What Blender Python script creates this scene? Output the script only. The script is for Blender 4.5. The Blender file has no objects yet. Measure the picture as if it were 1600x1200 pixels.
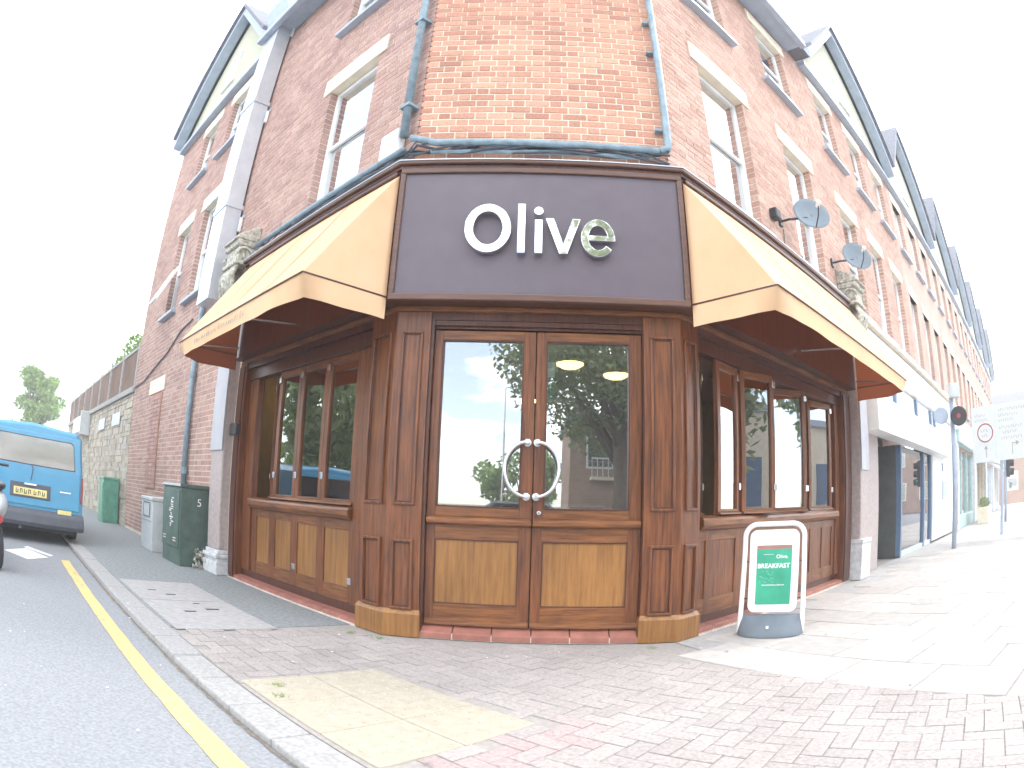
import bpy, bmesh, math, random
from mathutils import Vector, Matrix
random.seed(7)
R_ = math.radians
SC = bpy.context.scene
COL = SC.collection
# ------------------------------------------------------------------ camera
CX, CY, CZ = 1.0736, -4.7001, 1.0042
YAW, PITCH, ROLL = R_(-1.867), R_(11.566), R_(1.8335)
cam = bpy.data.cameras.new('camera'); camo = bpy.data.objects.new('camera', cam); COL.objects.link(camo)
fw = Vector((math.sin(YAW)*math.cos(PITCH), math.cos(YAW)*math.cos(PITCH), math.sin(PITCH)))
rt = Vector((math.cos(YAW), -math.sin(YAW), 0)); up = rt.cross(fw)
rt2 = rt*math.cos(ROLL)+up*math.sin(ROLL); up2 = -rt*math.sin(ROLL)+up*math.cos(ROLL)
camo.matrix_world = Matrix(((rt2.x, up2.x, -fw.x, CX), (rt2.y, up2.y, -fw.y, CY), (rt2.z, up2.z, -fw.z, CZ), (0, 0, 0, 1)))
cam.type = 'PANO'; cam.panorama_type = 'FISHEYE_LENS_POLYNOMIAL'
cam.sensor_width = 16; cam.sensor_height = 12; cam.sensor_fit = 'HORIZONTAL'
cam.fisheye_fov = R_(180)
cam.fisheye_polynomial_k0 = 0
cam.fisheye_polynomial_k1 = -0.0010089391*100
cam.fisheye_polynomial_k2 = 0
cam.fisheye_polynomial_k3 = -0.07182e-9*1e6
cam.fisheye_polynomial_k4 = -0.012859e-12*1e8
cam.clip_end = 1500; cam.clip_start = 0.05
SC.camera = camo
# ------------------------------------------------------------------ sky, sun, exposure
SUN_AZ, SUN_EL = 25.0, 47.0        # azimuth measured from +X towards +Y
sv = Vector((math.cos(R_(SUN_AZ))*math.cos(R_(SUN_EL)), math.sin(R_(SUN_AZ))*math.cos(R_(SUN_EL)), math.sin(R_(SUN_EL))))
W = bpy.data.worlds.new("World"); SC.world = W; W.use_nodes = True
nt = W.node_tree; nt.nodes.clear()
def N(nt, t, **k):
    n = nt.nodes.new(t)
    for a, b in k.items():
        if a == 'inp':
            for i, v in b.items(): n.inputs[i].default_value = v
        else: setattr(n, a, b)
    return n
sky = N(nt, 'ShaderNodeTexSky', sky_type='NISHITA', sun_disc=False, sun_elevation=R_(SUN_EL), sun_rotation=R_(90-SUN_AZ), dust_density=.7, air_density=1.0)
geo = N(nt, 'ShaderNodeTexCoord'); mp = N(nt, 'ShaderNodeMapping', inp={3: (1, 1, 2.6)})
nz = N(nt, 'ShaderNodeTexNoise', inp={2: 2.6, 3: 7, 4: .55}); rp = N(nt, 'ShaderNodeValToRGB')
rp.color_ramp.elements[0].position = .47; rp.color_ramp.elements[0].color = (.14, .14, .14, 1)
rp.color_ramp.elements[1].position = .60; rp.color_ramp.elements[1].color = (1, 1, 1, 1)
mx = N(nt, 'ShaderNodeMix', data_type='RGBA'); mx.inputs['B'].default_value = (16.2, 15.8, 15.4, 1)
bg = N(nt, 'ShaderNodeBackground', inp={1: .12}); ow = N(nt, 'ShaderNodeOutputWorld')
L = nt.links.new
L(geo.outputs['Generated'], mp.inputs[0]); L(mp.outputs[0], nz.inputs[0]); L(nz.outputs[0], rp.inputs[0])
L(rp.outputs[0], mx.inputs['Factor']); L(sky.outputs[0], mx.inputs['A']); L(mx.outputs['Result'], bg.inputs[0]); L(bg.outputs[0], ow.inputs[0])
sun = bpy.data.lights.new('sun', 'SUN'); suno = bpy.data.objects.new('sun', sun); COL.objects.link(suno)
sun.energy = .5; sun.angle = R_(11); sun.color = (1, .93, .82)
suno.rotation_euler = sv.to_track_quat('Z', 'Y').to_euler()
SC.view_settings.view_transform = 'Standard'; SC.view_settings.look = 'None'
SC.view_settings.exposure = 1.78; SC.view_settings.gamma = 1; SC.view_settings.use_curve_mapping = False
SC.cycles.max_bounces = 8; SC.cycles.transparent_max_bounces = 16; SC.cycles.glossy_bounces = 4
SC.cycles.use_denoising = True; SC.cycles.sample_clamp_indirect = 6
# ------------------------------------------------------------------ materials
def mat(name):
    m = bpy.data.materials.new(name); m.use_nodes = True; nt = m.node_tree; b = nt.nodes['Principled BSDF']; return m, nt, b
def ramp(nt, fac, stops):
    r = N(nt, 'ShaderNodeValToRGB'); e = r.color_ramp.elements
    while len(e) < len(stops): e.new(.5)
    for i, (p, c) in enumerate(stops): e[i].position = p; e[i].color = (*c, 1)
    nt.links.new(fac, r.inputs[0]); return r.outputs[0]
def noise(nt, scale, detail=4, vec=None, stretch=None, rough=.55):
    n = N(nt, 'ShaderNodeTexNoise', inp={2: scale, 3: detail, 4: rough})
    if vec is None: vec = N(nt, 'ShaderNodeNewGeometry').outputs['Position']
    if stretch:
        mp = N(nt, 'ShaderNodeMapping', inp={3: stretch}); nt.links.new(vec, mp.inputs[0]); vec = mp.outputs[0]
    nt.links.new(vec, n.inputs[0]); return n.outputs[0]
def bump(nt, b, h, strength=.3, dist=.01):
    bp = N(nt, 'ShaderNodeBump', inp={0: strength, 1: dist}); nt.links.new(h, bp.inputs['Height']); nt.links.new(bp.outputs[0], b.inputs['Normal'])
def plain(name, c, rough=.5, metal=0, var=.12, scale=6, coat=0, bmp=.0, bscale=60):
    m, nt, b = mat(name)
    d = tuple(x*(1-var) for x in c); e = tuple(min(1, x*(1+var)) for x in c)
    nt.links.new(ramp(nt, noise(nt, scale), [(.3, d), (.7, e)]), b.inputs['Base Color'])
    b.inputs['Roughness'].default_value = rough; b.inputs['Metallic'].default_value = metal; b.inputs['Coat Weight'].default_value = coat
    if bmp: bump(nt, b, noise(nt, bscale, 3), bmp, .004)
    return m
def wood(name, c0, c1, vertical=True, rough=.42, coat=.16, sc=1.0):
    m, nt, b = mat(name)
    st = (26*sc, 26*sc, 1.6*sc) if vertical else (2.2*sc, 2.2*sc, 34*sc)
    n1 = noise(nt, 1.6, 6, stretch=st, rough=.65); n2 = noise(nt, 1.1, 3)
    mid = tuple((a+b_)/2 for a, b_ in zip(c0, c1))
    c = ramp(nt, n1, [(.3, c0), (.5, mid), (.72, c1)])
    mm = N(nt, 'ShaderNodeMix', data_type='RGBA', blend_type='MULTIPLY', inp={0: .55})
    nt.links.new(c, mm.inputs['A']); nt.links.new(ramp(nt, n2, [(.3, (.5, .46, .44)), (.68, (1.15, 1.12, 1.1))]), mm.inputs['B'])
    nt.links.new(mm.outputs['Result'], b.inputs['Base Color']); b.inputs['Roughness'].default_value = rough; b.inputs['Coat Weight'].default_value = coat; b.inputs['Coat Roughness'].default_value = .18
    bump(nt, b, n1, .12, .004); return m
def brickmat(name, cols, individual=False):
    m, nt, b = mat(name)
    if individual: f = N(nt, 'ShaderNodeObjectInfo').outputs['Random']
    else: f = N(nt, 'ShaderNodeAttribute', attribute_name='tint').outputs['Fac']
    k = len(cols); c = ramp(nt, f, [((i+.5)/k, cc) for i, cc in enumerate(cols)])
    n = noise(nt, 45, 4); n0 = noise(nt, 1.3, 4)
    mm = N(nt, 'ShaderNodeMix', data_type='RGBA', blend_type='MULTIPLY', inp={0: .7}); nt.links.new(c, mm.inputs['A']); nt.links.new(ramp(nt, n, [(.25, (.62, .6, .6)), (.6, (1.12, 1.1, 1.1))]), mm.inputs['B'])
    m2 = N(nt, 'ShaderNodeMix', data_type='RGBA', blend_type='MULTIPLY', inp={0: .6}); nt.links.new(mm.outputs['Result'], m2.inputs['A']); nt.links.new(ramp(nt, n0, [(.26, (.68, .66, .66)), (.45, (.94, .92, .92)), (.65, (1.08, 1.08, 1.08))]), m2.inputs['B'])
    nt.links.new(m2.outputs['Result'], b.inputs['Base Color']); b.inputs['Roughness'].default_value = .85; bump(nt, b, n, .5, .004); return m
def bricktex(name, ang, c1, c2, mortar, bw=.225, bh=.075):
    m, nt, b = mat(name); g = N(nt, 'ShaderNodeNewGeometry')
    mp = N(nt, 'ShaderNodeVectorRotate', rotation_type='Z_AXIS', inp={3: -ang}); nt.links.new(g.outputs['Position'], mp.inputs[0])
    sp = N(nt, 'ShaderNodeSeparateXYZ'); cb = N(nt, 'ShaderNodeCombineXYZ'); nt.links.new(mp.outputs[0], sp.inputs[0]); nt.links.new(sp.outputs[0], cb.inputs[0]); nt.links.new(sp.outputs[2], cb.inputs[1])
    t = N(nt, 'ShaderNodeTexBrick', inp={1: (*c1, 1), 2: (*c2, 1), 3: (*mortar, 1), 4: 1.0, 5: .006, 8: bw, 9: bh}); nt.links.new(cb.outputs[0], t.inputs[0])
    mm = N(nt, 'ShaderNodeMix', data_type='RGBA', blend_type='MULTIPLY', inp={0: .6}); nt.links.new(t.outputs[0], mm.inputs['A']); nt.links.new(ramp(nt, noise(nt, 1.1, 4), [(.3, (.7, .68, .66)), (.7, (1.1, 1.1, 1.1))]), mm.inputs['B'])
    nt.links.new(mm.outputs['Result'], b.inputs['Base Color']); b.inputs['Roughness'].default_value = .85
    bp = N(nt, 'ShaderNodeBump', inp={0: .5, 1: .008}); nt.links.new(t.outputs['Fac'], bp.inputs['Height']); bp.invert = True; nt.links.new(bp.outputs[0], b.inputs['Normal']); return m
def glass(name, refl=.3, tint=(.93, .96, .94)):
    m = bpy.data.materials.new(name); m.use_nodes = True; nt = m.node_tree; nt.nodes.clear()
    o = N(nt, 'ShaderNodeOutputMaterial'); tr = N(nt, 'ShaderNodeBsdfTransparent', inp={0: (*tint, 1)}); gl = N(nt, 'ShaderNodeBsdfGlossy', inp={0: (.97, .98, 1, 1), 1: .0})
    fr = N(nt, 'ShaderNodeFresnel', inp={0: 1.5}); mr = N(nt, 'ShaderNodeMapRange', inp={1: 0, 2: 1, 3: refl, 4: 1}); nt.links.new(fr.outputs[0], mr.inputs[0])
    n = noise(nt, 1.4, 1); bp = N(nt, 'ShaderNodeBump', inp={0: .05, 1: .02}); nt.links.new(n, bp.inputs['Height']); nt.links.new(bp.outputs[0], gl.inputs['Normal'])
    x = N(nt, 'ShaderNodeMixShader'); nt.links.new(mr.outputs[0], x.inputs[0]); nt.links.new(tr.outputs[0], x.inputs[1]); nt.links.new(gl.outputs[0], x.inputs[2]); nt.links.new(x.outputs[0], o.inputs[0]); return m
def emit(name, c, s):
    m = bpy.data.materials.new(name); m.use_nodes = True; nt = m.node_tree; nt.nodes.clear(); o = N(nt, 'ShaderNodeOutputMaterial'); e = N(nt, 'ShaderNodeEmission', inp={0: (*c, 1), 1: s}); nt.links.new(e.outputs[0], o.inputs[0]); return m
M = {}
M['wv'] = wood('mahogany upright', (.060, .016, .005), (.275, .090, .023))
M['wh'] = wood('mahogany rail', (.075, .022, .006), (.31, .115, .028), vertical=False)
M['wd'] = wood('dark mahogany', (.040, .010, .005), (.12, .034, .012), rough=.4, coat=.15)
M['wp'] = wood('veneer panel', (.19, .080, .018), (.40, .19, .050), sc=.8, rough=.4)
M['fascia'] = plain('fascia paint', (.118, .096, .118), .42, var=.06, coat=.1)
M['crown'] = wood('fascia trim', (.09, .045, .033), (.16, .08, .055), vertical=False)
M['chrome'] = plain('polished steel', (.82, .84, .86), .04, 1, var=.02)
M['steel'] = plain('brushed steel', (.72, .73, .76), .25, 1, var=.03)
M['brickI'] = brickmat('front brick single', [(.47, .235, .16), (.57, .305, .215), (.61, .35, .24), (.43, .205, .145), (.59, .325, .225)], True)
M['brick'] = brickmat('front brick', [(.47, .235, .16), (.57, .305, .215), (.61, .35, .24), (.43, .205, .145), (.59, .325, .225)])
M['brickR'] = brickmat('brick tinted sunlit', [(.46, .28, .22), (.53, .345, .28), (.57, .385, .315), (.50, .315, .25)])  # paler copy of the brick, sunlit look put into its colour
M['brickL'] = brickmat('brick tinted shaded', [(.37, .235, .21), (.46, .30, .26), (.50, .34, .295), (.40, .245, .21), (.45, .29, .25)])  # duller copy of the brick, shade put into its colour
M['mortar'] = plain('lime mortar', (.72, .64, .52), .95, var=.08, bmp=.4)
M['bt'] = bricktex('terrace brick', R_(42.5), (.46, .28, .22), (.53, .35, .28), (.66, .60, .53))
M['btx'] = bricktex('opposite brick', 0, (.36, .22, .16), (.42, .27, .2), (.5, .46, .4))
M['lintel'] = plain('painted stone', (.78, .70, .56), .8, var=.1, bmp=.2)
M['white'] = plain('white paint', (.80, .81, .80), .45, var=.05)
M['curtain'] = plain('net curtain', (.78, .82, .86), .9, var=.1, scale=9)
M['glassU'] = glass('window glass', .72, (.9, .95, 1))
M['glassS'] = glass('shop glass', .29, (.80, .84, .82))
M['slate'] = plain('grey paint metal', (.38, .45, .55), .45, var=.1)  # paled and bluish: haze over the bargeboards put into the colour
M['duct'] = plain('galvanised duct', (.62, .68, .74), .35, .45, var=.1, scale=3)
M['pipe'] = plain('cast iron pipe', (.21, .29, .34), .45, .1, var=.25, scale=12)
M['cable'] = plain('black cable', (.05, .06, .08), .5)
M['tile'] = plain('red quarry tile', (.33, .135, .10), .45, var=.2, scale=9, coat=.15)
M['grout'] = plain('pale grout', (.62, .56, .50), .9, var=.2)
M['asphalt'] = plain('footway asphalt', (.24, .265, .27), .95, var=.25, scale=28, bmp=.6, bscale=140)
M['road'] = plain('road asphalt', (.27, .285, .30), .95, var=.2, scale=55, bmp=.6, bscale=160)
M['conc'] = plain('concrete', (.38, .375, .37), .9, var=.14, scale=16, bmp=.3)
M['granite'] = plain('kerb stone', (.35, .35, .345), .85, var=.18, scale=40, bmp=.3)
M['yellow'] = plain('yellow road paint', (.80, .65, .32), .8, var=.16, scale=30)
m_, nt_, b_ = mat('worn yellow paint'); nn = noise(nt_, 16, 8, rough=.7); nt_.links.new(ramp(nt_, nn, [(.34, (.30, .30, .30)), (.44, (.66, .50, .20)), (.7, (.74, .57, .24))]), b_.inputs['Base Color']); b_.inputs['Roughness'].default_value = .85; M['yellow'] = m_
M['wpaint'] = plain('white road paint', (.72, .72, .72), .8, var=.2, scale=30)
M['stone'] = plain('pilaster stone', (.42, .36, .35), .6, var=.15, scale=20, bmp=.2)
M['stonew'] = plain('carved stone', (.45, .44, .38), .85, var=.55, scale=22, bmp=.6, bscale=80)
M['mount'] = plain('white marble base', (.62, .64, .66), .6, var=.2, scale=14)
M['sand'] = plain('sand joint', (.33, .31, .29), .95, var=.12, scale=30, bmp=.4)
M['palest'] = plain('pale stone face', (.46, .47, .51), .6, var=.1)
M['roof'] = plain('roof slate', (.16, .17, .2), .7, var=.2)
M['pebble'] = plain('pebbledash', (.50, .50, .40), .95, var=.2, scale=60, bmp=.5)
M['ceil'] = plain('interior ceiling', (.34, .20, .15), .8, var=.05)
M['iwall'] = plain('interior wall', (.34, .24, .15), .8, var=.1)
M['ifloor'] = wood('interior floor', (.10, .06, .035), (.2, .12, .06), vertical=False)
M['lampg'] = emit('lamp glass', (1, .74, .26), 2.6)
M['brass'] = plain('brass', (.7, .5, .15), .25, 1)
M['black'] = plain('black plastic', (.03, .03, .035), .45)
M['dgreen'] = plain('dark green enamel', (.075, .125, .105), .5, var=.25, scale=7)
M['mgreen'] = plain('green enamel', (.12, .34, .24), .5, var=.2, scale=7)
M['lgrey'] = plain('pale grey enamel', (.54, .58, .59), .5, var=.08)
M['van'] = plain('blue car paint', (.075, .32, .52), .3, .1, var=.05, coat=.6)
M['vglass'] = glass('van glass', .16, (.25, .3, .32))
M['tyre'] = plain('rubber', (.035, .035, .04), .8)
M['bumper'] = plain('grey bumper plastic', (.10, .11, .13), .6)
M['plate'] = plain('yellow plate', (.80, .70, .30), .4)
M['red'] = plain('red plastic', (.36, .04, .04), .4)
M['poster'] = plain('green poster', (.035, .36, .22), .35, var=.18, scale=5)
M['pinkbr'] = plain('brown poster strip', (.35, .17, .14), .5)
M['fence'] = wood('brown fence board', (.14, .09, .07), (.28, .19, .15), rough=.9, coat=0)
M['turq'] = plain('turquoise paint', (.42, .58, .58), .5)  # lightened, fading by haze put into the colour
M['shopdark'] = plain('dark recess', (.09, .10, .10), .6)
M['navy'] = plain('navy frame', (.12, .19, .30), .4)  # lightened like the turquoise, haze put into the colour
M['signw'] = plain('sign sheet', (.62, .66, .66), .5, var=.04)
M['dish'] = plain('dish mesh', (.17, .22, .26), .6, var=.1)
M['green_l'] = emit('green signal', (.05, 1, .5), 3.0)
M['skin'] = plain('skin', (.55, .28, .2), .6)
M['text_w'] = plain('white lettering', (.85, .85, .85), .5)
M['text_g'] = plain('grey lettering', (.40, .34, .32), .7)
def slabmat():
    m, nt, b = mat('pale paving stone'); f = N(nt, 'ShaderNodeObjectInfo').outputs['Random']
    c = ramp(nt, f, [(0, (.40, .385, .365)), (.5, (.455, .435, .41)), (1, (.50, .48, .455))])
    mm = N(nt, 'ShaderNodeMix', data_type='RGBA', blend_type='MULTIPLY', inp={0: .6}); nt.links.new(c, mm.inputs['A']); nt.links.new(ramp(nt, noise(nt, 9, 5), [(.3, (.75, .75, .76)), (.65, (1.05, 1.05, 1.05))]), mm.inputs['B'])
    nt.links.new(mm.outputs['Result'], b.inputs['Base Color']); b.inputs['Roughness'].default_value = .85; bump(nt, b, noise(nt, 90, 3), .3, .004); return m
M['slab'] = slabmat()
pcols = [(.35, .33, .315), (.38, .355, .34), (.365, .345, .325), (.395, .37, .35)]
M['paverI'] = brickmat('block paver single', pcols, True); M['paver'] = brickmat('block paver', pcols)
M['paverR'] = brickmat('red paver', [(.39, .32, .31), (.42, .345, .335)], True)
def tactile():
    m, nt, b = mat('buff tactile slab'); f = N(nt, 'ShaderNodeObjectInfo').outputs['Random']
    c = ramp(nt, noise(nt, 14, 5), [(.3, (.37, .335, .265)), (.7, (.445, .41, .33))]); nt.links.new(c, b.inputs['Base Color']); b.inputs['Roughness'].default_value = .9; bump(nt, b, noise(nt, 90, 3), .4, .004); return m
M['tact'] = tactile()
def fabric():
    m = bpy.data.materials.new('awning canvas'); m.use_nodes = True; nt = m.node_tree; b = nt.nodes['Principled BSDF']; o = nt.nodes['Material Output']
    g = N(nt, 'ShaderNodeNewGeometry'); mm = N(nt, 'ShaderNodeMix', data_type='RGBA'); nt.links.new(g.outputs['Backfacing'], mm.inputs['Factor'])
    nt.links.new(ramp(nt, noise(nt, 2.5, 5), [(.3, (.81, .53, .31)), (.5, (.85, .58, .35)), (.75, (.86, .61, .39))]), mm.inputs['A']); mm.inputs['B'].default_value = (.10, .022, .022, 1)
    nt.links.new(mm.outputs['Result'], b.inputs['Base Color']); b.inputs['Roughness'].default_value = .9; bump(nt, b, noise(nt, 260, 2), .25, .002)
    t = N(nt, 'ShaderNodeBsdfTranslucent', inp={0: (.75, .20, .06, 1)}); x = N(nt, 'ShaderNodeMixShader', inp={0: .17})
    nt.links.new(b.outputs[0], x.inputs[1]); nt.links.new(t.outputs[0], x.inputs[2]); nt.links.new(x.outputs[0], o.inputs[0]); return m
M['canvas'] = fabric()
def leafmat(name, c0, c1):
    m = bpy.data.materials.new(name); m.use_nodes = True; nt = m.node_tree; b = nt.nodes['Principled BSDF']; o = nt.nodes['Material Output']
    f = N(nt, 'ShaderNodeAttribute', attribute_name='tint').outputs['Fac']; c = ramp(nt, f, [(0, c0), (1, c1)]); nt.links.new(c, b.inputs['Base Color']); b.inputs['Roughness'].default_value = .6
    t = N(nt, 'ShaderNodeBsdfTranslucent'); nt.links.new(c, t.inputs[0]); x = N(nt, 'ShaderNodeMixShader', inp={0: .35}); nt.links.new(b.outputs[0], x.inputs[1]); nt.links.new(t.outputs[0], x.inputs[2]); nt.links.new(x.outputs[0], o.inputs[0]); return m
M['leafA'] = leafmat('light green foliage', (.13, .24, .06), (.32, .44, .14)); M['leafB'] = leafmat('dark foliage', (.15, .20, .09), (.33, .38, .19))  # own leaf greens, varied at random from leaf to leaf
M['bark'] = plain('bark', (.14, .11, .08), .9, var=.3, bmp=.5)
# ------------------------------------------------------------------ frames and builder
AL, AR = R_(40.775), R_(42.5125); CW = 2.2328
class Fr:
    def __init__(s, ox, oy, dx, dy, nx, ny, oz=0):
        s.o = (ox, oy); s.d = (dx, dy); s.n = (nx, ny); s.flip = (dx*ny-dy*nx) < 0; s.oz = oz
        s.ang = math.atan2(dy, dx)
    def __call__(s, a, o, z): return Vector((s.o[0]+s.d[0]*a+s.n[0]*o, s.o[1]+s.d[1]*a+s.n[1]*o, z+s.oz))
FL = Fr(0, 0, -math.cos(AL), math.sin(AL), -math.sin(AL), -math.cos(AL))
FC = Fr(0, 0, 1, 0, 0, -1)
FR = Fr(CW, 0, math.cos(AR), math.sin(AR), math.sin(AR), -math.cos(AR))
FW = Fr(0, 0, 1, 0, 0, 1)
TL, TR = math.tan(AL/2), math.tan(AR/2)
def between(p, q, flipn=False):        # frame whose s runs p->q, outward = to the right of travel (or left)
    d = Vector((q[0]-p[0], q[1]-p[1])); l = d.length; d /= l; n = (d.y, -d.x)
    if flipn: n = (-n[0], -n[1])
    return Fr(p[0], p[1], d.x, d.y, *n), l
class B:
    def __init__(s, fr=FW): s.v = []; s.f = []; s.t = []; s.fr = fr; s.sm = False
    def add(s, vs, fs, tint=None, local=True):
        n = len(s.v); s.v += [s.fr(*v) for v in vs] if local else [Vector(v) for v in vs]
        fl = s.fr.flip and local
        for f in fs:
            f = [n+i for i in f]; s.f.append(f[::-1] if fl else f)
        if tint is not None: s.t += [tint]*len(fs)
        return s
    def box(s, a0, a1, o0, o1, z0, z1, tint=None, back=True):
        vs = [(a0, o0, z0), (a1, o0, z0), (a1, o1, z0), (a0, o1, z0), (a0, o0, z1), (a1, o0, z1), (a1, o1, z1), (a0, o1, z1)]
        fs = [(4, 5, 6, 7), (0, 3, 2, 1), (2, 3, 7, 6), (1, 2, 6, 5), (3, 0, 4, 7)]
        if back: fs.append((0, 1, 5, 4))
        return s.add(vs, fs, tint)
    def prism(s, poly, z0, z1):      # poly (a,o) ccw
        n = len(poly); vs = [(a, o, z0) for a, o in poly]+[(a, o, z1) for a, o in poly]
        fs = [tuple(range(n, 2*n)), tuple(reversed(range(n)))]+[(i, (i+1) % n, n+(i+1) % n, n+i) for i in range(n)]
        return s.add(vs, fs)
    def ext(s, prof, a0, a1):        # profile (o,z) ccw seen from +a, swept along a
        n = len(prof); vs = [(a0, o, z) for o, z in prof]+[(a1, o, z) for o, z in prof]
        fs = [tuple(range(n, 2*n)), tuple(reversed(range(n)))]+[(i, (i+1) % n, n+(i+1) % n, n+i) for i in range(n)]
        return s.add(vs, fs)
    def front(s, poly, o0, o1):      # poly (a,z) extruded along o
        n = len(poly); vs = [(a, o0, z) for a, z in poly]+[(a, o1, z) for a, z in poly]
        fs = [tuple(range(n))[::1], tuple(range(n, 2*n))[::-1]]+[(i, n+i, n+(i+1) % n, (i+1) % n) for i in range(n)]
        return s.add(vs, fs)
    def tube(s, pts, r, k=8, local=True, cap=True):
        P = [s.fr(*p) if local else Vector(p) for p in pts]; n0 = len(s.v); prev = None
        for i, p in enumerate(P):
            t = (P[min(i+1, len(P)-1)]-P[max(i-1, 0)]).normalized()
            if prev is None: u = t.cross(Vector((0, 0, 1))); u = u if u.length > .05 else t.cross(Vector((1, 0, 0)))
            else: u = prev-t*prev.dot(t)
            u.normalize(); prev = u; w = t.cross(u); rr = r[i] if isinstance(r, (list, tuple)) else r
            for j in range(k):
                a = 2*math.pi*j/k; s.v.append(p+(u*math.cos(a)+w*math.sin(a))*rr)
        for i in range(len(P)-1):
            for j in range(k):
                a = n0+i*k+j; b = n0+i*k+(j+1) % k; s.f.append([a, b, b+k, a+k])
        if cap: s.f.append(list(range(n0, n0+k))[::-1]); m = n0+(len(P)-1)*k; s.f.append(list(range(m, m+k)))
        return s
    def ring(s, a0, a1, z0, z1, w, o0, o1):   # rectangular moulding
        s.box(a0, a1, o0, o1, z1-w, z1); s.box(a0, a1, o0, o1, z0, z0+w); s.box(a0, a0+w, o0, o1, z0+w, z1-w); s.box(a1-w, a1, o0, o1, z0+w, z1-w); return s
    def lathe(s, c, prof, k=20, ax='z'):
        n0 = len(s.v); c = s.fr(*c)
        for r, h in prof:
            for j in range(k):
                a = 2*math.pi*j/k
                s.v.append(c+Vector((r*math.cos(a), r*math.sin(a), h)))
        for i in range(len(prof)-1):
            for j in range(k):
                a = n0+i*k+j; b = n0+i*k+(j+1) % k; s.f.append([a, b, b+k, a+k])
        s.f.append(list(range(n0, n0+k))[::-1]); m = n0+(len(prof)-1)*k; s.f.append(list(range(m, m+k))); return s
    def islands(s):
        par = list(range(len(s.v)))
        def find(i):
            while par[i] != i: par[i] = par[par[i]]; i = par[i]
            return i
        for f in s.f:
            a = find(f[0])
            for i in f[1:]: par[find(i)] = a
        g = {}
        for k, f in enumerate(s.f): g.setdefault(find(f[0]), []).append(k)
        return list(g.values())
    def each(s, name, m, parent=None, **k):     # every separate piece becomes an object of its own
        out = []
        for isl in s.islands():
            b = B(s.fr); mp = {}
            for fi in isl:
                f = []
                for i in s.f[fi]:
                    if i not in mp: mp[i] = len(b.v); b.v.append(s.v[i])
                    f.append(mp[i])
                b.f.append(f)
                if s.t: b.t.append(s.t[fi])
            out.append(b.build(name, m, parent, **k))
        return out
    def build(s, name, m, parent=None, bevel=0, smooth=False, **props):
        off = wloc(parent) if parent else Vector()
        me = bpy.data.meshes.new(name)
        if not parent and props.get('base'): off = Vector(props.pop('base'))
        me.from_pydata([tuple(v-off) for v in s.v], [], s.f)
        if s.t and len(s.t) == len(s.f):
            at = me.attributes.new('tint', 'FLOAT', 'FACE'); at.data.foreach_set('value', s.t)
        me.materials.append(M[m])
        if smooth: me.polygons.foreach_set('use_smooth', [True]*len(me.polygons)); 
        me.update(); o = bpy.data.objects.new(name, me); COL.objects.link(o)
        if parent: o.parent = parent
        else: o.location = off
        if bevel:
            b = o.modifiers.new('bevel', 'BEVEL'); b.width = bevel; b.segments = 2; b.limit_method = 'ANGLE'; b.angle_limit = R_(40)
        for k, v in props.items(): o[k] = v
        return o
def wloc(o):
    v = Vector()
    while o: v += o.location; o = o.parent
    return v
def thing(name, loc, label, cat, group=None):
    o = bpy.data.objects.new(name, None); COL.objects.link(o); o.location = loc; o.empty_display_size = .2; tag(o, label, cat, group); return o
def tag(o, label, cat, group=None):
    o['label'] = label; o['category'] = cat
    if group: o['group'] = group
    return o
def tree_copy(o, parent=None, delta=None):
    c = o.copy(); COL.objects.link(c)
    if parent: c.parent = parent
    if delta is not None: c.location = o.location+delta
    for ch in list(o.children): tree_copy(ch, c)
    return c
def arc(cx, cz, rx, rz, a0, a1, n): return [(cx+rx*math.cos(R_(a0+(a1-a0)*i/n)), cz+rz*math.sin(R_(a0+(a1-a0)*i/n))) for i in range(n+1)]
# ------------------------------------------------------------------ wall helpers
def cells(b, a0, a1, z0, z1, ops, o0, o1):
    A = sorted({a0, a1, *[x for o in ops for x in o[:2] if a0 < x < a1]}); Z = sorted({z0, z1, *[x for o in ops for x in o[2:4] if z0 < x < z1]})
    for i in range(len(Z)-1):
        zm = (Z[i]+Z[i+1])/2; run = None
        for j in range(len(A)-1):
            am = (A[j]+A[j+1])/2; hole = any(o[0] < am < o[1] and o[2] < zm < o[3] for o in ops)
            if not hole: run = (run[0], A[j+1]) if run else (A[j], A[j+1])
            if (hole or j == len(A)-2) and run: b.box(run[0], run[1], o0, o1, Z[i], Z[i+1]); run = None
    return b
ZB = 4.1385
def flemish(a0, a1, z0, z1, ops, phase=.17):
    out = []; r0 = math.ceil((z0-ZB)/.075+.3); r1 = int((z1-ZB)/.075-.3)
    for r in range(r0, r1+1):
        z = ZB+r*.075; hol = sorted([(o[0], o[1]) for o in ops if o[2] < z+.02 and o[3] > z-.02]); seg = []; c = a0
        for h in hol:
            if h[0] > c: seg.append((c, h[0]))
            c = max(c, h[1])
        if c < a1: seg.append((c, a1))
        st = phase+(0 if r % 2 == 0 else .16875)-.3375*40
        for g in seg:
            row = []; x = st
            while x < g[1]:
                for ln in (.1125, .225):
                    p, q = x+.006, x+ln-.006; x += ln
                    u, v = max(p, g[0]+.001), min(q, g[1]-.001)
                    if v-u > .001: row.append([u, v])
                    elif q > g[1] and row and p < g[1]+.02: row[-1][1] = g[1]-.001
            if len(row) > 1 and row[0][1]-row[0][0] < .045: row[1][0] = row[0][0]; row.pop(0)
            if len(row) > 1 and row[-1][1]-row[-1][0] < .045: row[-2][1] = row[-1][1]; row.pop()
            if row: row[0][0] = min(row[0][0], g[0]+.002) if row[0][0]-g[0] < .02 else row[0][0]; row[-1][1] = max(row[-1][1], g[1]-.002) if g[1]-row[-1][1] < .02 else row[-1][1]
            out += [(u, v, z) for u, v in row]
    return out
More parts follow.
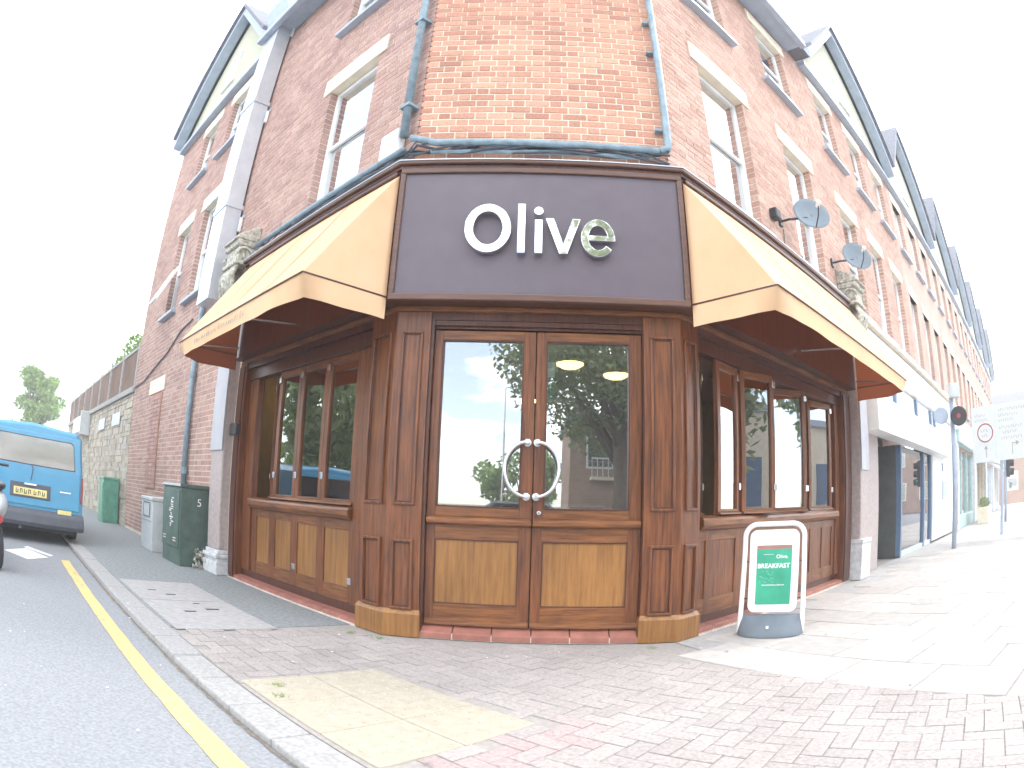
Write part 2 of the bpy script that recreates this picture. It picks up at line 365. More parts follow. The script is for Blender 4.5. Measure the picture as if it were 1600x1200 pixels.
def brickset(b, lst, depth=.1, pr=.012):
    for u, v, z in lst: b.box(u, v, -depth, pr*0+random.uniform(-.002, .002), z-.0312, z+.0312, tint=random.random(), back=False)
    return b
def sash(fr, par, a0, a1, z0, z1, lint=True, sill=True, simple=False, lm='lintel', sillmat='slate'):
    o = -.1
    f = B(fr); f.ring(a0, a1, z0, z1, .055, o-.09, o); f.box(a0+.055, a1-.055, o-.05, o-.012, (z0+z1)/2-.022, (z0+z1)/2+.022)
    w = f.build('window', 'white', par, bevel=0 if simple else .004)
    g = B(fr); g.box(a0+.055, a1-.055, o-.032, o-.026, (z0+z1)/2+.022 if not simple else z0+.055, z1-.055); g.build('pane', 'glassU', w)
    if not simple: g = B(fr); g.box(a0+.055, a1-.055, o-.062, o-.056, z0+.055, (z0+z1)/2-.022); g.build('pane', 'glassU', w)
    c = B(fr); n = 1 if simple else 24; x = [a0+.05+(a1-a0-.1)*i/n for i in range(n+1)]
    vs = []
    for i, a in enumerate(x): oo = o-.15+(.012*math.sin(i*1.7)); vs += [(a, oo, z0+.03), (a, oo, z1-.03)]
    c.add(vs, [(2*i, 2*i+1, 2*i+3, 2*i+2) for i in range(n)]); c.build('curtain', 'curtain', w)
    if lint: B(fr).box(a0-.14, a1+.16, -.1, .022, z1, z1+.26).build('lintel', lm, w, bevel=.006)
    if sill: B(fr).ext([(-.12, z0-.10), (.10, z0-.10), (.10, z0-.045), (-.12, z0)], a0-.14, a1+.12).build('sill', sillmat, w, bevel=.006)
    return w
# ------------------------------------------------------------------ ground
def poly_sheet(name, pts, z, m, parent=None, **k):
    b = B(); b.add([(x, y, z) for x, y in pts], [tuple(range(len(pts)))]); return b.build(name, m, parent, **k)
poly_sheet('ground', [(-130, -130), (150, -130), (150, 150), (-130, 150)], -.20, 'road', kind='structure')
ZR = -.05
def p2(fr, a, o): v = fr(a, o, 0); return (v.x, v.y)
poly_sheet('road', [(-128, -128), (148, -128), (148, 148), (-128, 148)], ZR, 'road', kind='structure')
pav = B()
foot = [p2(FL, 60, 1.60), p2(FL, -3.9, 1.60), p2(FR, -1.6, 3.4), p2(FR, 70, 3.4), p2(FR, 70, -3), p2(FR, 4.6, -3), p2(FL, 4.6, -3), p2(FL, 60, -3)]
n = len(foot)
pav.add([(x, y, -.007) for x, y in foot]+[(x, y, ZR-.05) for x, y in foot], [tuple(range(n))]+[(i, n+i, n+(i+1) % n, (i+1) % n) for i in range(n)])
pavement = pav.build('pavement', 'sand', kind='structure')
asp = B(FL); asp.prism([(60, -.05), (60, 1.6), (.42, 1.6), (.42, -.05)][::-1], -.018, 0.0)
asp.build('asphalt_surface', 'asphalt', pavement)
# concrete duct cover pad
pad = B(FL); pad.box(.35, 1.42, .74, 1.57, 0, .006); pad.box(1.435, 2.45, .74, 1.57, 0, .006); 
pdo = pad.build('concrete_slab', 'conc', pavement)
for (a, o, l) in ((.95, 1.2, .10), (1.05, .95, .12), (1.7, 1.15, .1), (1.9, 1.3, .08), (1.3, 1.05, .06)):
    B(FL).box(a, a+l*.35, o, o+l, .006, .009).build('lifting_slot', 'black', pdo)
# kerb stones
a = -3.9; i = 0
while a < 24:
    ln = .45 if a < 0 else .9
    lift = 0 if a > -.6 else -.012
    B(FL).box(a+.004, a+ln-.004, 1.60, 1.80, ZR-.06, .004+lift+random.uniform(-.002, .002)).build('kerb_stone', 'granite', pavement, bevel=.012); a += ln
B(FL).box(24, 60, 1.60, 1.80, ZR-.05, 0).build('kerb_stone', 'granite', pavement)
B(FR).box(-1.6, 70, 3.42, 3.6, ZR-.05, 0).build('kerb_stone', 'granite', pavement)
# yellow line
yl = B(FL); xs = [-6+.25*i for i in range(40)]
vs = [];
for x in xs: w_ = random.uniform(-.006, .006); vs += [(x, 1.985+w_, ZR+.004), (x, 2.10+w_, ZR+.004)]
yl.add(vs, [(2*i, 2*i+2, 2*i+3, 2*i+1) for i in range(len(xs)-1)]); yl.build('yellow_line', 'yellow', kind='structure')
poly_sheet('road_marking', [(-4.88, .40), (-4.28, .30), (-4.36, .78), (-5.0, .95)], ZR+.004, 'wpaint', kind='structure')
poly_sheet('road_marking', [(-5.1, .98), (-4.42, .88), (-4.5, 1.0), (-5.15, 1.12)], ZR+.004, 'wpaint', kind='structure')
# slabs
U = Vector((.53, -.848)); V = Vector((.848, .53)); A0 = Vector((2.12, -.50))
def loR(p): x, y = p.x-CW, p.y; return x*FR.d[0]+y*FR.d[1], x*FR.n[0]+y*FR.n[1]
slabs = []
for j in range(0, 30):
    off = (0, .33, .12, .45)[j % 4]
    for i in range(-12, 9):
        c = A0+V*(.57*j+.285)+U*(.6*i+off+.3); s_, o_ = loR(c)
        if .30 < o_ < 3.36 and -3 < s_ < 13: slabs.append((c.x, c.y))
slabs.sort(key=lambda c: (c[0]-CX)**2+(c[1]-CY)**2)
sm = B(); sm.box(-.295, .295, -.28, .28, -.02, 0.0)
so = sm.build('slab', 'slab', pavement, bevel=.006); so.rotation_euler.z = math.atan2(U.y, U.x); first = True
for x, y in slabs[:290]:
    o = so if first else so.copy()
    if not first: COL.objects.link(o)
    first = False; o.location = (x, y, random.uniform(.001, .005)); o.rotation_euler = (random.uniform(-.004, .004), random.uniform(-.004, .004), so.rotation_euler.z)
def slabtex():
    m, nt, b = mat('far paving'); g = N(nt, 'ShaderNodeNewGeometry'); mp = N(nt, 'ShaderNodeVectorRotate', rotation_type='Z_AXIS', inp={3: -math.atan2(V.y, V.x)}); nt.links.new(g.outputs['Position'], mp.inputs[0])
    t = N(nt, 'ShaderNodeTexBrick', inp={1: (.5, .48, .45, 1), 2: (.57, .54, .50, 1), 3: (.3, .29, .28, 1), 4: 1.0, 5: .006, 8: .6, 9: .57}); nt.links.new(mp.outputs[0], t.inputs[0]); nt.links.new(t.outputs[0], b.inputs['Base Color']); b.inputs['Roughness'].default_value = .85; return m
M['farslab'] = slabtex()
B(FR).box(12.6, 70, .3, 3.4, -.018, -.001).build('far_paving', 'farslab', pavement)
B(FR).box(4.76, 70, -.05, .66, -.018, -.002).build('threshold_strip', 'conc', pavement)
poly_sheet('patch', [p2(FR, -.02, .0), p2(FR, -.3, .66), p2(FR, 4.75, .66), p2(FR, 4.75, .0)], -.0035, 'conc', pavement)
cov = B(FR); cov.box(2.15, 2.52, 1.42, 1.72, -.01, .0065); cov.build('inspection_cover', 'conc', pavement, bevel=.004)
# block paving
def inC(p): return p.y < -.09
blocks = []
def hb(i, j):  # herringbone cells of .1: returns ('h',..) starts
    return None
cell = .1
for i in range(-60, 10):
    for j in range(-8, 40):
        k = (i-j) % 4
        if k == 0: blocks.append((cell*(i+1), cell*(j+.5), 0))
        elif k == 2: blocks.append((cell*(i+.5), cell*j, 1))   # vertical block occupying j, j+1
def inside_block(a, o, rot):
    ha, ho = (.1, .05) if rot == 0 else (.05, .1)
    w = FL(a, o, 0)
    if a+ha > .43 or o+ho > 1.60 or a-ha < -4.6: return False
    if w.y > -.10: return False
    rel = Vector((w.x, w.y))-A0
    if rel.dot(V) > .03: return False
    s_, o_ = loR(w)
    if s_ > -.1 and o_ < .06: return False
    if o_ > 3.35: return False
    if -2.13 < a < -.80 and .62 < o < 1.62: return False
    if o-ho < .02 and w.x < 0: return False
    return True
blocks = [(a, o, r) for a, o, r in blocks if inside_block(a, o, r)]
def dist(b_): w = FL(b_[0], b_[1], 0); return (w.x-CX)**2+(w.y-CY)**2
blocks.sort(key=dist)
def is_red(a, o): return -2.42 < a < -2.16 and .45 < o
pm = B(); pm.box(-.0975, .0975, -.0475, .0475, -.02, 0)
proto = pm.build('paver', 'paverI', pavement, bevel=.004); first = True
protoR = None
vis = [b_ for b_ in blocks if FL(b_[0], b_[1], 0).y > -3.2]
near = vis[:296]
for a, o, r in near:
    if is_red(a, o) :
        if protoR is None: protoR = pm.build('paver', 'paverR', pavement, bevel=.004); ob = protoR
        else: ob = protoR.copy(); COL.objects.link(ob)
    elif first: ob = proto; first = False
    else: ob = proto.copy(); COL.objects.link(ob)
    w = FL(a, o, 0); ob.location = (w.x, w.y, random.uniform(-.002, .002)); ob.rotation_euler = (random.uniform(-.006, .006), random.uniform(-.006, .006), FL.ang+(math.pi/2 if r else 0))
fp = B(FL); nset = set(near)
for a, o, r in blocks:
    if (a, o, r) in nset: continue
    ha, ho = (.0975, .0475) if r == 0 else (.0475, .0975); fp.box(a-ha, a+ha, o-ho, o+ho, -.018, random.uniform(-.002, .002), tint=random.random(), back=True)
fp.build('block_paving', 'paver', pavement, kind='stuff')
# tactile slabs
for i in range(3):
    for j in range(2):
        t = B(FL); a0, o0 = -2.10+.418*i, .69+.445*j; t.box(a0, a0+.412, o0, o0+.44, -.02, .002)
        ts = t.build('tactile_slab', 'tact', pavement, bevel=.004)
        d = B(FL)
        for p in range(6):
            for q in range(6):
                c = (a0+.035+p*.0685, o0+.036+q*.0735); n0 = len(d.v)
                ring1 = [(c[0]+.0125*math.cos(t_), c[1]+.0125*math.sin(t_), .002) for t_ in [k*math.pi/4 for k in range(8)]]
                ring2 = [(c[0]+.008*math.cos(t_), c[1]+.008*math.sin(t_), .0065) for t_ in [k*math.pi/4 for k in range(8)]]
                d.add(ring1+ring2, [tuple(range(8, 16))]+[(k, (k+1) % 8, 8+(k+1) % 8, 8+k) for k in range(8)])
        d.build('blisters', 'tact', ts)
# litter and weeds, loose on the paving
lit = B()
for _ in range(70):
    x, y = random.uniform(-2.4, 3.4), random.uniform(-3.0, -.2); r = random.uniform(.004, .012); h = random.uniform(.003, .007)
    lit.add([(x-r, y, .003), (x, y-r*.7, .003), (x+r, y+r*.2, .003), (x, y+r, .003), (x, y, .003+h)], [(0, 1, 4), (1, 2, 4), (2, 3, 4), (3, 0, 4)])
gm = B()
for _ in range(60):
    x, y = random.uniform(-2.0, 6.0), random.uniform(-3.2, 1.5)
    if loR(Vector((x, y)))[1] < .35 or (y > -.3 and x < 2.2): continue
    rr = random.uniform(.007, .015); gm.add([(x+rr*random.uniform(.7, 1.1)*math.cos(t), y+rr*math.sin(t), .0072) for t in [k*math.pi/4 for k in range(8)]], [tuple(range(8))])
M['gum'] = plain('trodden gum', (.30, .29, .285), .8); gm.build('chewing_gum', 'gum', kind='stuff')
gg = B(FL); vs = []
for i in range(240): x = -5+i*.06; vs += [(x, 1.802, ZR+.0045), (x, 1.815+abs(random.gauss(0, .010)), ZR+.0045)]
gg.add(vs, [(2*i, 2*i+2, 2*i+3, 2*i+1) for i in range(239)]); M['grime'] = plain('gutter grime', (.21, .18, .15), .95, var=.3, scale=40); gg.build('gutter_dirt', 'grime', kind='stuff')
lit.build('litter', 'wpaint', kind='stuff')
wd = B()
for (x, y) in ((-.18, -1.72), (.02, -.2), (-.1, -1.9), (-.23, -.12), (2.0, -.22)):
    for _ in range(26):
        px, py = x+random.gauss(0, .02), y+random.gauss(0, .02); a = random.uniform(0, 6.28); l = random.uniform(.012, .03)
        wd.add([(px, py, 0), (px+.004, py+.004, 0), (px+l*math.cos(a), py+l*math.sin(a), l*.9)], [(0, 1, 2)], tint=random.random())
wd.build('weeds', 'leafA', kind='stuff')
# ------------------------------------------------------------------ corner building
bld = thing('corner_building', (1.1, 1.5, 0), 'brown brick corner building with a canted front and mahogany shopfront below', 'building')
wL = [(.94, 1.95, 4.12, 5.86), (.98, 1.99, 7.04, 8.25)]
wR = [(.84, 1.83, 4.02, 5.80), (.84, 1.83, 6.98, 8.2), (2.95, 3.87, 4.02, 5.80), (2.95, 3.87, 6.98, 8.2)]
fw_ = cells(B(FC), 0.02, CW-.02, 2.6, 8.75, [], -.3, -.0045).build('front_wall', 'mortar', bld)
fb = flemish(0.003, CW-.003, 3.95, 8.72, [], .17); fb.sort(key=lambda t: (t[2], t[0]))
cache = {}
for u, v, z in fb[:300]:
    key = round(v-u, 4)
    if key not in cache: b_ = B(); b_.box(-(v-u)/2, (v-u)/2, 0, .1, -.0312, .0312, back=True); ob = b_.build('brick', 'brickI', None, bevel=.003); ob.parent = fw_; cache[key] = ob
    else: ob = cache[key].copy(); COL.objects.link(ob)
    ob.location = Vector(((u+v)/2, random.uniform(-.0025, .002), z))-wloc(fw_); ob.rotation_euler = (random.uniform(-.01, .01), 0, random.uniform(-.004, .004))
brickset(B(FC), fb[300:]).build('brickwork', 'brick', fw_, kind='stuff')
grow = lambda ops: [(o[0]-.006, o[1]+.006, o[2]-.006, o[3]+.006) for o in ops]
swL = cells(B(FL), 0.02, 4.72, 2.6, 8.75, grow(wL), -.3, -.0045); cells(swL, 3.18, 4.72, 0, 2.6, [], -.3, -.0045)
swL = swL.build('left_wall', 'mortar', bld)
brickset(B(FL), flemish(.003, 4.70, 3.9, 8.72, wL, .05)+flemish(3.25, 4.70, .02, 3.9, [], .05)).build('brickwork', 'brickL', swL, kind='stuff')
swR = cells(B(FR), 0.02, 4.75, 2.6, 8.75, grow(wR), -.3, -.0045).build('right_wall', 'mortar', bld)
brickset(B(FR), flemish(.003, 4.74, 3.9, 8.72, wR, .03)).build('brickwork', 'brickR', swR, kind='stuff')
for o in wL: sash(FL, bld, *o)
for o in wR: sash(FR, bld, *o)
# gutter / eave and roof
def mitre(prof_o, z): return [p2(FL, 4.72, prof_o), p2(FL, -prof_o*TL, prof_o), p2(FR, -prof_o*TR, prof_o), p2(FR, 4.2, prof_o)]
def belt(name, o0, o1, z0, z1, m, par, aL=4.72, aR=4.75, bevel=0):
    out = [p2(FL, aL, o1), p2(FL, -o1*TL, o1), p2(FR, -o1*TR, o1), p2(FR, aR, o1)]; inn = [p2(FL, aL, o0), p2(FL, -o0*TL, o0), p2(FR, -o0*TR, o0), p2(FR, aR, o0)]
    b = B()
    vs = [(x, y, z) for z in (z0, z1) for x, y in out+inn]
    fs = []
    for i in range(3):
        fs += [(i, i+1, 8+i+1, 8+i), (4+i+1, 4+i, 12+i, 12+i+1), (8+i, 8+i+1, 12+i+1, 12+i), (i+1, i, 4+i, 4+i+1)]
    fs += [(0, 8, 12, 4), (3, 7, 15, 11)]
    b.add(vs, fs); return b.build(name, m, par, bevel=bevel)
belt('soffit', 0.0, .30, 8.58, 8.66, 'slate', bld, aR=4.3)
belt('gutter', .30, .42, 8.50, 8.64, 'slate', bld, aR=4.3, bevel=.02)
rb = B(); ft = [p2(FL, 4.72, .3), p2(FL, -.3*TL, .3), p2(FR, -.3*TR, .3), p2(FR, 4.75, .3), (1.7, 7.4), (.4, 7.4)]
rb.add([(x, y, 8.66) for x, y in ft]+[(1.1, 4.6, 11.2)], [(i, (i+1) % 6, 6) for i in range(6)]+[(5, 4, 3, 2, 1, 0)]); rb.build('roof', 'roof', bld)
# fascia
belt('fascia_backing', .0, .148, 2.57, 3.75, 'wd', bld, aL=3.15, aR=4.25)
B(FC).box(-.01, CW+.01, .149, .165, 2.62, 3.70).build('fascia_board', 'fascia', bld)
fb_ = B(FC); fb_.box(-.055, CW+.055, .149, .20, 2.565, 2.62); fb_.box(-.055, -.012, .149, .19, 2.62, 3.70); fb_.box(CW+.012, CW+.055, .149, .19, 2.62, 3.70); fb_.box(-.055, CW+.055, .149, .19, 3.70, 3.75); fb_.build('fascia_frame', 'crown', bld, bevel=.008)
belt('crown_moulding', .0, .175, 3.752, 3.785, 'wd', bld, aL=3.15, aR=4.25, bevel=.006)
belt('crown_moulding', .0, .205, 3.786, 3.82, 'crown', bld, aL=3.15, aR=4.25, bevel=.012)
belt('lead_flashing', .0, .208, 3.821, 3.829, 'duct', bld, aL=3.15, aR=4.25)
# head rail under the fascia
belt('head_rail', -.12, -.02, 2.47, 2.569, 'wd', bld, aL=3.0, aR=4.1)
belt('head_rail', -.12, .03, 2.53, 2.568, 'wh', bld, aL=3.0, aR=4.1, bevel=.006)
# pilasters
def pilaster(fr, a0, a1, label=None):
    c = B(fr); c.box(a0, a1, -.16, 0, .10, 2.53)
    p = c.build('pilaster', 'wv', bld, bevel=.004)
    pa, pb = a0+.05, a1-.055
    if fr is FL or fr is FR: pa = a0+.045
    for z0, z1 in ((1.02, 2.37), (.215, .76)):
        B(fr).ring(pa, pb, z0, z1, .021, 0, .022).build('panel_moulding', 'wv', p, bevel=.005)
        B(fr).ring(pa+.021, pb-.021, z0+.021, z1-.021, .012, 0, .008).build('panel_moulding', 'wd', p, bevel=.003)
    return p
pilaster(FC, 0, .275); pilaster(FC, 1.935, CW); pilaster(FL, 0, .34); pilaster(FR, 0, .27)
def plinth(frs, pts):
    b = B(); n = len(pts); b.add([(x, y, z) for z in (0, .17) for x, y in pts[0]]+[(x, y, .20) for x, y in pts[1]], [(i, (i+1) % 4+0, 4+(i+1) % 4, 4+i) for i in range(3)]+[(4+i, 5+i, 9+i, 8+i) for i in range(3)]); return b
for side in (0, 1):
    if side == 0: o1, o2 = [p2(FL, .35, .03), p2(FL, -.03*TL, .03), p2(FC, .285, .03), p2(FC, .285, -.15)], [p2(FL, .34, .004), p2(FL, -.004*TL, .004), p2(FC, .275, .004), p2(FC, .275, -.15)]; o1 = [p2(FL, .35, -.15)]+o1; o2 = [p2(FL, .34, -.15)]+o2
    else: o1, o2 = [p2(FC, 1.925, .03), p2(FR, -.03*TR, .03), p2(FR, .28, .03), p2(FR, .28, -.15)], [p2(FC, 1.935, .004), p2(FR, -.004*TR, .004), p2(FR, .27, .004), p2(FR, .27, -.15)]; o1 = [p2(FC, 1.925, -.15)]+o1; o2 = [p2(FC, 1.935, -.15)]+o2
    b = B(); b.add([(x, y, 0) for x, y in o1]+[(x, y, .18) for x, y in o1]+[(x, y, .215) for x, y in o2], [(i, i+1, 6+i, 5+i) for i in range(4)]+[(5+i, 6+i, 11+i, 10+i) for i in range(4)])
    b.build('plinth', 'wp', bld)
# door surround
ds = B(FC); ds.box(.276, .30, -.14, -.02, .1, 2.47); ds.box(1.93, 1.934, -.14, -.02, .1, 2.47); ds.box(.276, 1.934, -.14, -.03, 2.43, 2.469); ds.box(.276, 1.934, -.15, -.06, 2.41, 2.43)
ds.build('door_frame', 'wd', bld, bevel=.004)
def door(a0, a1, hinge_right):
    f = B(FC); o0, o1 = -.125, -.075; g0, g1 = a0+.065, a1-.09
    if hinge_right: g0, g1 = a0+.075, a1-.095
    f.box(a0, g0, o0, o1, .11, 2.40); f.box(g1, a1, o0, o1, .11, 2.40)
    d = f.build('door', 'wv', bld, bevel=.004)
    r = B(FC); r.box(g0, g1, o0, o1, 2.33, 2.40); r.box(g0, g1, o0, o1, .955, 1.025); r.box(g0, g1, o0, o1, .78, .955); r.box(g0, g1, o0, o1, .11, .27); r.each('rail', 'wh', d, bevel=.003)
    B(FC).ring(g0, g1, 1.025, 2.33, .012, o1-.02, o1+.004).build('glazing_bead', 'wd', d, bevel=.002)
    B(FC).box(g0+.001, g1-.001, -.103, -.097, 1.026, 2.329).build('pane', 'glassS', d)
    B(FC).box(g0+.0, g1-.0, -.115, -.088, .27, .78).build('panel', 'wp', d)
    B(FC).ring(g0, g1, .27, .78, .010, o1-.013, o1-.002).build('panel_bead', 'wd', d, bevel=.002)
    B(FC).ext([(-.075, .885), (-.040, .892), (-.030, .905), (-.030, .93), (-.045, .945), (-.075, .955)], a0+.002, a1-.002).build('rail_moulding', 'wh', d, bevel=.004)
    B(FC).ext([(-.075, .105), (-.045, .105), (-.045, .125), (-.075, .15)], a0+.002, a1-.002).build('weather_bar', 'wh', d, bevel=.003)
    return d
d1 = door(.302, 1.096, False); d2 = door(1.104, 1.928, True)
for d, sgn, cx in ((d1, -1, 1.05), (d2, 1, 1.125)):
    pts = [(cx+sgn*.165*math.cos(t), .0, 1.325+.205*math.sin(t)) for t in [(-90+i*10)*math.pi/180 for i in range(19)]]
    h = B(FC).tube(pts, .0145, 12).build('handle', 'steel', d, smooth=True)
    for z in (1.12, 1.53):
        B(FC).tube([(cx, .014, z), (cx, -.07, z)], .017, 14).tube([(cx, -.058, z), (cx, -.076, z)], .03, 18).build('handle_rose', 'steel', d, smooth=False, bevel=.003)
B(FC).tube([(1.150, -.066, 1.0), (1.150, -.078, 1.0)], .016, 16).build('lock', 'steel', d2, bevel=.002)
B(FC).tube([(1.150, -.064, 1.0), (1.150, -.0665, 1.0)], .005, 8).build('keyhole', 'black', d2)
st = B(FC); st.box(1.185, 1.245, -.108, -.105, 2.05, 2.17); st.build('sticker', 'white', d2)
st = B(FC); st.box(1.185, 1.245, -.108, -.105, 1.86, 2.045); st.build('sticker', 'poster', d2)
# step tiles
step = B(FC).box(.286, 1.924, -.16, .012, 0, .046).build('door_step', 'grout', bld)
B(FC).box(.286, 1.924, -.16, -.087, .04, .104).build('threshold', 'wd', bld)
xs = [.286, .53, .825, 1.12, 1.41, 1.71, 1.924]
for i in range(6): B(FC).ext([(-.085, .002), (.016, .002), (.016, .052), (-.085, .10)], xs[i]+.003, xs[i+1]-.003).build('tile', 'tile', step, bevel=.006)
def sidestep(fr, a0, a1):
    s = B(fr); s.box(a0, a1, -.2, -.002, -.01, .02); s = s.build('shop_step', 'grout', bld); a = a0
    B(fr).box(a0, a1, -.20, -.10, .02, .13).build('sill_rail', 'wd', s, bevel=.004)
    while a < a1-.05:
        b = min(a+.29, a1); t = B(fr); t.ext([(-.099, .0), (.0, .0), (.0, .045), (-.099, .06)], a+.003, b-.003); t.build('tile', 'tile', s, bevel=.005); a = b
    e = B(fr); e.box(a0, a1, .001, .03, -.01, .006); e.build('mortar_fillet', 'grout', s)
sidestep(FL, .351, 3.2); sidestep(FR, .281, 4.3)
# window bays
def leaf(fr, a0, o0, a1, o1, z0=.985, z1=2.335, sw=.062):
    P, Q_ = fr(a0, o0, 0), fr(a1, o1, 0); f2, ln = between((P.x, P.y), (Q_.x, Q_.y), flipn=not fr.flip)
    f = B(f2); f.box(0, sw, -.045, 0, z0, z1); f.box(ln-sw, ln, -.045, 0, z0, z1); l = f.build('window_leaf', 'wv', bld, bevel=.004)
    r = B(f2); r.box(sw, ln-sw, -.045, 0, z0, z0+.05); r.box(sw, ln-sw, -.045, 0, z1-.07, z1); r.each('rail', 'wh', l, bevel=.003)
    B(f2).box(sw+.001, ln-sw-.001, -.027, -.021, z0+.051, z1-.071).build('pane', 'glassS', l)
    B(f2).ext([(0, z0+.002), (.03, z0+.002), (.026, z0+.016), (0, z0+.032)], .0, ln).build('drip_bar', 'wh', l, bevel=.003)
    for z in (z0+.22, z1-.12):
        B(f2).box(ln-.035, ln+.012, .001, .014, z, z+.065).build('hinge', 'steel', l, bevel=.003)
    return l, f2, ln
# left bay
hd = B(FL); hd.box(.341, 3.0, -.16, -.06, 2.336, 2.469); hd.build('bay_head', 'wd', bld, bevel=.004)
for x0, x1 in ((.341, .60), (2.76, 3.0)): B(FL).box(x0, x1, -.17, -.085, .131, 2.335).build('bay_post', 'wv', bld, bevel=.005)
B(FL).box(.40, .47, -.085, -.077, .30, .78).build('post_bead', 'wd', bld, bevel=.003)
for x0, x1 in ((.605, 1.165), (1.168, 1.69), (1.693, 2.19)): leaf(FL, x0, -.095, x1, -.095)
leaf(FL, 2.20, -.10, 2.70, -.30)
def lower(fr, a0, a1, panels, o=-.11, pm='wp'):
    base = B(fr); base.box(a0, a1, o-.05, o-.02, .131, .87); w = base.build('stall_riser', 'wd', bld)
    ed = [a0]+[x for p in panels for x in p]+[a1]
    for i in range(0, len(ed), 2): B(fr).box(ed[i], ed[i+1], o-.02, o, .131, .87).build('stile', 'wv', w, bevel=.003)
    for p in panels:
        r = B(fr); r.box(p[0], p[1], o-.02, o-.001, .131, .27); r.box(p[0], p[1], o-.02, o-.001, .77, .87); r.each('rail', 'wh', w, bevel=.003)
        B(fr).box(p[0], p[1], o-.02, o-.012, .27, .77).build('panel', pm, w)
    B(fr).ext([(o, .855), (o+.05, .868), (o+.075, .90), (o+.075, .94), (o+.06, .965), (o, .984), (o-.12, .984), (o-.12, .855)], a0, a1).build('window_sill', 'wh', w, bevel=.006)
    return w
wl = lower(FL, .601, 2.76, [(.68, 1.10), (1.24, 1.63), (1.77, 2.14), (2.28, 2.62)])
for x in (1.66, .63): B(FL).box(x-.03, x+.03, -.109, -.085, .30, .36).build('hinge', 'steel', wl, bevel=.004)
# right bay
B(FR).box(.271, 4.0, -.16, -.06, 2.345, 2.469).build('bay_head', 'wd', bld, bevel=.004)
for x0, x1 in ((.271, .36), (3.84, 4.0)): B(FR).box(x0, x1, -.17, -.07, .131, 2.344).build('bay_post', 'wv', bld, bevel=.005)
LV = [(.42, -.10, .88, -.36), (.66, -.06, 1.13, -.10), (1.14, -.08, 1.66, .03), (2.14, -.25, 2.63, -.01), (3.17, -.20, 3.76, -.10)]
for k, q in enumerate(LV):
    l, f2, ln = leaf(FR, *q)
    if k == 1: B(f2).box(ln-.20, ln-.075, -.034, -.03, 1.35, 1.85).build('menu_sheet', 'white', l)
lower(FR, .361, 3.84, [(.42, .52), (.60, 1.05), (1.2, 1.7), (1.84, 2.3), (2.44, 2.95), (3.07, 3.36), (3.46, 3.74)], -.09, 'wv')
# end posts
for fr, a0, a1 in ((FL, 3.0, 3.19), (FR, 4.0, 4.30)): 
    B(fr).box(a0, a1, -.18, .0, .0, 2.57).build('end_post', 'wv', bld, bevel=.006); B(fr).box(a0+.02, a1-.02, .0, .02, .03, 2.5).build('end_post', 'wd', bld, bevel=.006)
# stone pilasters with carved consoles
def stonepil(fr, a0, a1, top, od, white=False):
    p = B(fr); p.box(a0, a1, -.1, od, .3, top); w = p.build('stone_pilaster', 'stone', bld, bevel=.02)
    s = B(fr)
    for z0, z1, e in ((0, .16, .05), (.16, .20, .03), (.20, .25, .055), (.25, .30, .02)) if not white else ((0, .5, .05), (.5, .56, .065)): s.box(a0-e, a1+e*.5, -.1, od+e, z0, z1)
    s.build('pedestal', 'mount', w, bevel=.012)
    B(fr).box(a0, a1, od+.001, od+.02, 1.5, 2.57).build('pale_upper_face', 'palest', w, bevel=.004)
    # console
    c = B(fr); m = (a0+a1)/2; h = (a1-a0)/2
    c.box(a0-.03, a1+.03, 0, .30, 4.06, 4.14); c.box(a0-.01, a1+.01, 0, .26, 3.86, 4.059); c.box(a0-.03, a1+.03, 0, .30, 3.80, 3.859)
    c.ext([(0, 4.14), (.34, 4.14), (.30, 4.20), (.05, 4.36), (0, 4.36)], a0-.04, a1+.04)
    c.build('console', 'stonew', w, bevel=.015)
    lf = B(fr)
    for i in range(9):
        aa = a0+.02+(a1-a0-.04)*i/8; ph = random.uniform(-.02, .02)
        lf.tube([(aa, .24, 3.80), (aa+ph, .29, 3.66), (aa+ph*2, .25, 3.48), (aa+ph*2, .16, 3.34), (aa+ph*3, .13, 3.22)], [.03, .034, .03, .022, .008], 6)
    lf.build('acanthus_leaf', 'stonew', w, smooth=True)
    sc = B(fr)
    for sg, xx in ((-1, a0-.03), (1, a1+.03)):
        pts = [(xx, .16+r*math.cos(t), 3.93+r*math.sin(t)) for t, r in [(k*.5, .13-.008*k) for k in range(14)]]
        sc.tube(pts, .018, 6)
    sc.each('scroll', 'stonew', w, smooth=True); return w
stonepil(FL, 3.24, 3.66, 3.80, .12); stonepil(FR, 4.36, 4.74, 3.80, .14, True)
bx = B(FL); bx.box(2.99, 3.20, .021, .07, 1.68, 1.82); tag(bx.build('entry_box', 'black', bevel=.01), 'small black box mounted on the left mahogany end post', 'entry box')
